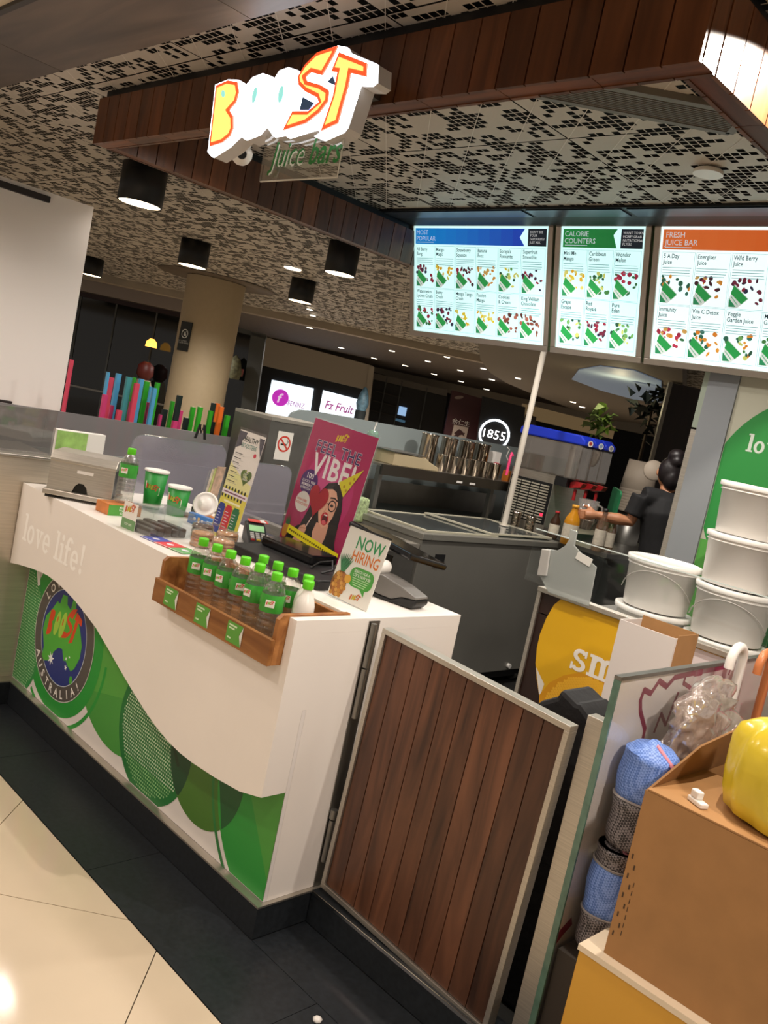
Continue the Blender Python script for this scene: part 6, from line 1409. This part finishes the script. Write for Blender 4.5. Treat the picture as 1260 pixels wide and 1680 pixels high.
# grey door frames right of the column
t = thing('glass_doors', 'grey-framed dark glass doors right of the column', 'doors', tuple(CAM+FH*13.5-RH*2-UZ*CAM.z)); D = 13.5
fbox(MB(), [(372, 535), (425, 548), (400, 720), (345, 720)], D, .05).build('glass', SHG, t)
fbox(MB(), [(412, 545), (436, 551), (412, 720), (388, 720)], D-.06, .1).build('frame', ALG, t); fbox(MB(), [(385, 536), (437, 549), (436, 556), (384, 543)], D-.06, .1).build('head', ALG, t)
fl(MB(), PF(385, 600, D-.3)[0], PF(385, 600, D)[1]-.2, [(.1, 0), (.13, .1), (.07, .3), (0, .36)], D-.3).build('flower_vase', mat('vase_mixed', '#6a6a50', .6, noise=.5, nscale=20), t)
fbox(MB(), [(375, 600), (400, 606), (397, 618), (371, 612)], D-.3, .03).build('pink_card', mat('pink_dim', '#9a5a5a', .6), t)
# screens wall
D = 20
t = thing('nail_bar_front', 'black shopfront wall below a beige band with two lit signs', 'shopfront', tuple(CAM+FH*D-RH*2-UZ*CAM.z))
fbox(MB(), [(429, 599), (606, 641), (585, 760), (395, 720)], D, .2).build('black_wall', mat('shop_black', '#0a0a0b', .4), t)
fbox(MB(), [(432, 552), (612, 600), (607, 641), (428, 599)], D-.1, .3).build('beige_band', BEI, t)
fbox(MB(), [(606, 600), (614, 602), (600, 720), (590, 720)], D-.15, .3).build('pilaster', BEI, t)
def lightbox(label, pts, draw):
    t = thing('light_box', label, 'light box', tuple(CAM+FH*(D-.1)-UZ*CAM.z), (0, 0, 0), 'lit shop signs')
    P = [PF(*q_, D-.12) for q_ in pts]; M = FM(D-.12)
    MB().prism(P, 'y', 0, .1, 0, M).build('case', mat('lightbox_white', '#f2f8ff', .5, em=1.15, emcol='#e6f4ff'), t)
    pr = PR(.004); c = (sum(a[0] for a in P)/4, sum(a[1] for a in P)/4); draw(pr, P, c)
    o = CAM+FH*(D-.122); pr.build('sign_print', (o.x, o.y, 0), RH, UZ, t, em=.55)
def d1(pr, P, c):
    wd = P[1][0]-P[0][0]; pr.circ(P[0][0]+wd*.28, c[1]+.03, .19, '#d83ad0', 1, 28); pr.text('f', P[0][0]+wd*.28, c[1]-.08, .3, '#fbe6fb', 2, .02, .2, 'c'); pr.text('FENNZ', P[0][0]+wd*.48, c[1]-.1, .16, '#b06aa8', 1, .004, 0, 'l', width=wd*.4)
def d2(pr, P, c):
    wd = P[1][0]-P[0][0]; pr.text('Fz Fruit', c[0], c[1]-.05, .26, '#a83a86', 1, .012, .2, 'c', width=wd*.75)
lightbox('lit white sign with a magenta round emblem', [(446, 623), (514, 637), (506, 693), (435, 679)], d1)
lightbox('lit white sign with pink script beside the emblem sign', [(530, 640), (591, 656), (583, 700), (521, 688)], d2)
t = thing('blue_statue', 'pale blue ornament on a dark plinth right of the lit signs', 'ornament', tuple(CAM+FH*19.2-UZ*CAM.z)); c = PF(596, 655, 19.2)
fl(MB(), c[0], c[1]-.25, [(.1, 0), (.14, .15), (.1, .35), (.04, .5), (0, .52)], 19.2).build('figure', mat('pale_blue', '#5a7a8a', .5, noise=.4, nscale=14), t); fl(MB(), c[0], 0, [(.12, 0), (.12, c[1]-.252), (0, c[1]-.251)], 19.2).build('plinth', mat('dim_plinth', '#2a3030', .6), t)
# dim shop with shelves
D = 22
t = thing('dim_shopfront', 'dim glazed shop with shelves and a small glowing screen', 'shopfront', tuple(CAM+FH*D-UZ*CAM.z))
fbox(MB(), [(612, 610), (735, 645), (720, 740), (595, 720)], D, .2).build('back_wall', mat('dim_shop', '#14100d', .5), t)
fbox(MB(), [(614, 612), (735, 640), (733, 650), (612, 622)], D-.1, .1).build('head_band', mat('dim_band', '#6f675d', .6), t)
for u, v in ((634, 628), (659, 634), (700, 646)): fbox(MB(), [(u, v-10), (u+2, v-9), (u-13, v+70), (u-15, v+70)], D-.1, .05).build('mullion', ALG, t)
for k in range(4): fbox(MB(), [(615-k*3, 640+k*16), (660-k*3, 652+k*16), (660-k*3, 654+k*16), (615-k*3, 642+k*16)], D-.05, .1).build('shelf', mat('dim_shelf', '#3a332b', .6), t)
fbox(MB(), [(655, 666), (668, 669), (665, 683), (652, 680)], D-.1, .05).build('glowing_screen', mat('screen_cyan', '#9fc4e8', .5, em=.8, emcol='#9fc4f0'), t)
fbox(MB(), [(649, 686), (665, 690), (664, 694), (648, 690)], D-.1, .05).build('screen_reflection', mat('dim_cyan', '#5a88a8', .5, em=.25), t)  # faintly glowing strip painted as the screen's reflection
# maroon pier with characters
D = 19
t = thing('maroon_pier', 'maroon shop pier with white characters and emblem', 'pier', tuple(CAM+FH*D+RH*1.6-UZ*CAM.z))
fbox(MB(), [(742, 640), (795, 655), (778, 760), (722, 745)], D, .4).build('pier', mat('maroon', '#3a1218', .45), t)
o = CAM+FH*(D-.005); pr = PR(.004)
c = PF(757, 690, D); pr.text('余仁生', c[0], c[1]-.09, .13, '#d8d0c8', 1, .0, 0, 'c', width=.38)
pr.build('pier_characters', (o.x, o.y, 0), RH, UZ, t); pr = PR(.004)
c = PF(754, 711, D); pr.rect(c[0]-.16, c[1]-.16, c[0]+.16, c[1]+.16, '#b9a89a', 1); pr.poly([(c[0]-.12, c[1]-.02), (c[0]-.03, c[1]+.09), (c[0]+.06, c[1]+.05), (c[0]+.12, c[1]-.05), (c[0]+.02, c[1]-.0), (c[0]-.02, c[1]-.1)], '#3a1a1a', 2); pr.line([(c[0]-.1, c[1]-.08), (c[0]+.1, c[1]+.02)], .03, '#3a1a1a', 2)
c = PF(753, 652, D); pr.poly(ell(c[0], c[1], .1, .035, 12, .3), '#8a7a72', 1)
pr.build('pier_emblem', (o.x, o.y, 0), RH, UZ, t)
# round neon sign
D = 18
t = thing('neon_shopfront', 'black shopfront bearing the round white neon 1855 sign', 'shopfront', tuple(CAM+FH*D+RH*2.2-UZ*CAM.z))
fbox(MB(), [(792, 650), (862, 668), (850, 790), (775, 780)], D, .2).build('black_front', MC['shop_black'], t)
fbox(MB(), [(864, 680), (880, 684), (870, 760), (846, 755)], D+.2, .2).build('bottle_shelves', mat('bottle_wall', '#2a211c', .5, noise=.6, nscale=12), t)
c = PF(811, 713, D-.08); M = FM(D-.08); NEON = mat('neon_white', '#ffffff', .4, em=3.2, emcol='#eef6ff')
rr = .295; MB().tube([M @ Vector((c[0]+rr*math.cos(a), 0, c[1]+rr*math.sin(a))) for a in [2*math.pi*i/40 for i in range(41)]], .022, 8).build('neon_ring', NEON, t)
p = PR(.004); p.text('1855', c[0], c[1]-.085, .25, '#ffffff', 1, -.004, 0, 'c', width=.45); o = CAM+FH*(D-.08); p.build('neon_number', (o.x, o.y, 0), RH, UZ, t, em=3.2)
fbox(MB(), [(858, 662), (1010, 700), (1005, 720), (855, 684)], 21, .2).build('lit_bay', mat('lit_cream', '#b09a78', .6, em=.12, emcol='#c8a878'), t)
# soffit with curved edge and blue oval recess
SOF = mat('grey_soffit', '#7a7064', .7)
P = [PZ(*q_, 2.46) for q_ in ((782, 548), (788, 590), (805, 612), (830, 628), (870, 645), (930, 668), (1000, 690), (1120, 700), (1120, 560))]
o = MB().prism([(a.x, a.y) for a in P], 'z', 2.46, 2.66).build('trim_3', SOF); skind(o, 'lowered grey ceiling soffit with a curved edge')
P = [PZ(*q_, 2.455) for q_ in ((938, 622), (950, 606), (985, 600), (1040, 607), (1085, 625), (1085, 660), (1040, 655), (985, 640))]
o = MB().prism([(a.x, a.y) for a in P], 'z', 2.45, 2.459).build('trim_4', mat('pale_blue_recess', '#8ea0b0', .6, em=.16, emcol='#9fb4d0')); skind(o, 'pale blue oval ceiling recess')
# dark brown booth wall, pole and plants behind the worker
D = 8.6
t = thing('brown_booth', 'dark brown panelled wall behind the worker', 'panel', tuple(CAM+FH*D+RH*2.6-UZ*CAM.z)); a0, a1 = PF(1096, 640, D), PF(1180, 660, D)
rbox(MB(), a0[0]+.02, a1[0]+.8, 0, 2.45, D, .1).build('panel', wood('dark_brown_panel', '#1c100c', '#2b1a13', 2, .5), t)
rbox(MB(), a0[0]-.02, a0[0]+.015, 0, 2.45, D-.05, .05).build('pale_edge', mat('pale_edge', '#8a8478', .5), t)
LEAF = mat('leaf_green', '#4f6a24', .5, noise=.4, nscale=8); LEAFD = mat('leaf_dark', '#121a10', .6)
def plant(label, px, py, D, n, sp, m, seed, pot=None):
    r_, z_ = PF(px, py, D); o = CAM+FH*D+RH*r_; t = thing('potted_plant', label, 'plant', (o.x, o.y, 0)); rg = random.Random(seed)
    MB().cyl((o.x, o.y, 0), (o.x, o.y, z_), .03, .015, 8).build('stem', mat('stem_brown', '#3a2c1c', .7), t)
    MB().lathe([(.18, 0), (.22, .4), (.19, .4), (.18, .36), (0, .36)], 18, (o.x, o.y, 0.001)).build('pot', mat('pot_grey', '#5a554e', .6), t)
    L = .11 if m is LEAF else .15
    lm = MB().add([(0, 0, 0), (L*.4, .04, .02), (L, 0, -.03), (L*.4, -.04, .02)], [(0, 1, 2), (0, 2, 3)]).build('leaf', m, t, fix=False); lm.data.transform(Matrix.Translation((o.x, o.y, 0)))
    for k in range(n):
        q_ = lm if k == 0 else lm.copy()
        if k: COL.objects.link(q_)
        q_.parent = t; q_.location = (rg.gauss(0, sp*.5), rg.gauss(0, sp*.5), z_+rg.gauss(0, sp*.6)); q_.rotation_euler = (rg.uniform(-.8, .8), rg.uniform(-1.1, .6), rg.uniform(0, 6.28)); s = rg.uniform(.6, 1.4); q_.scale = (s, s, s)
plant('yellow-green leafy plant lit behind the blue dispenser lids', 985, 690, 9.5, 46, .13, LEAF, 3)
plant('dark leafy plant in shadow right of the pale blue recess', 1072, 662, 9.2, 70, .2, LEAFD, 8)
c = PF(995, 680, 9.4); lamp('plant_point_light', 'POINT', tuple(CAM+FH*9.2+RH*c[0]+UZ*(c[1]-CAM.z+.15)), 6, (1, .85, .5), .05)  # warm point light near the leaf crown, no fixture modelled
# recessed spots scattered over the far ceilings
sp = [(666, 568), (643, 576), (702, 593), (733, 586), (665, 600), (755, 608), (712, 614), (756, 626), (793, 605), (807, 623), (850, 621), (798, 639), (614, 588), (508, 508), (513, 518), (438, 517), (560, 571), (508, 538), (940, 660), (955, 668), (480, 441), (265, 497), (190, 497)]
for k, (px, py) in enumerate(sorted(sp)):
    z = 2.655 if px < 780 or py < 600 else 2.452
    if (px, py) in ((480, 441),): z = ZC-.006
    c = PZ(px, py, z); dd = (c-CAM).length; r_ = .003*dd*(1.0 if (px, py) not in ((480, 441), (265, 497)) else 2.8)
    if dd > 30: c = CAM+(c-CAM)*(22/dd); r_ = .09
    o = MB().lathe([(0, 0), (r_, 0), (r_*1.15, .004), (r_*1.15, .01), (0, .01)], 16, (c.x, c.y, z-.006)).build('recessed_spot', mat('spot_glow', '#fff6e6', .4, em=3.0, emcol='#fff2dc'))
    tag(o, 'small recessed spotlight, %s from the left in the dim mall ceiling' % ORD[k], 'spotlight', 'recessed mall spotlights')
for px, e, D in ((345, 100, 8.3), (250, 60, 12.2), (480, 140, 14.5), (640, 130, 17.5), (800, 150, 15), (960, 110, 15)):  # unseen spots added to brighten the column, shopfronts and far ceilings
    c = PF(px, 600, D); q_ = CAM+FH*D+RH*c[0]; lamp('mall_fill_spot', 'SPOT', (q_.x, q_.y, 2.42), e, NEUT, .1, 160, .4, (q_.x, q_.y, 0))
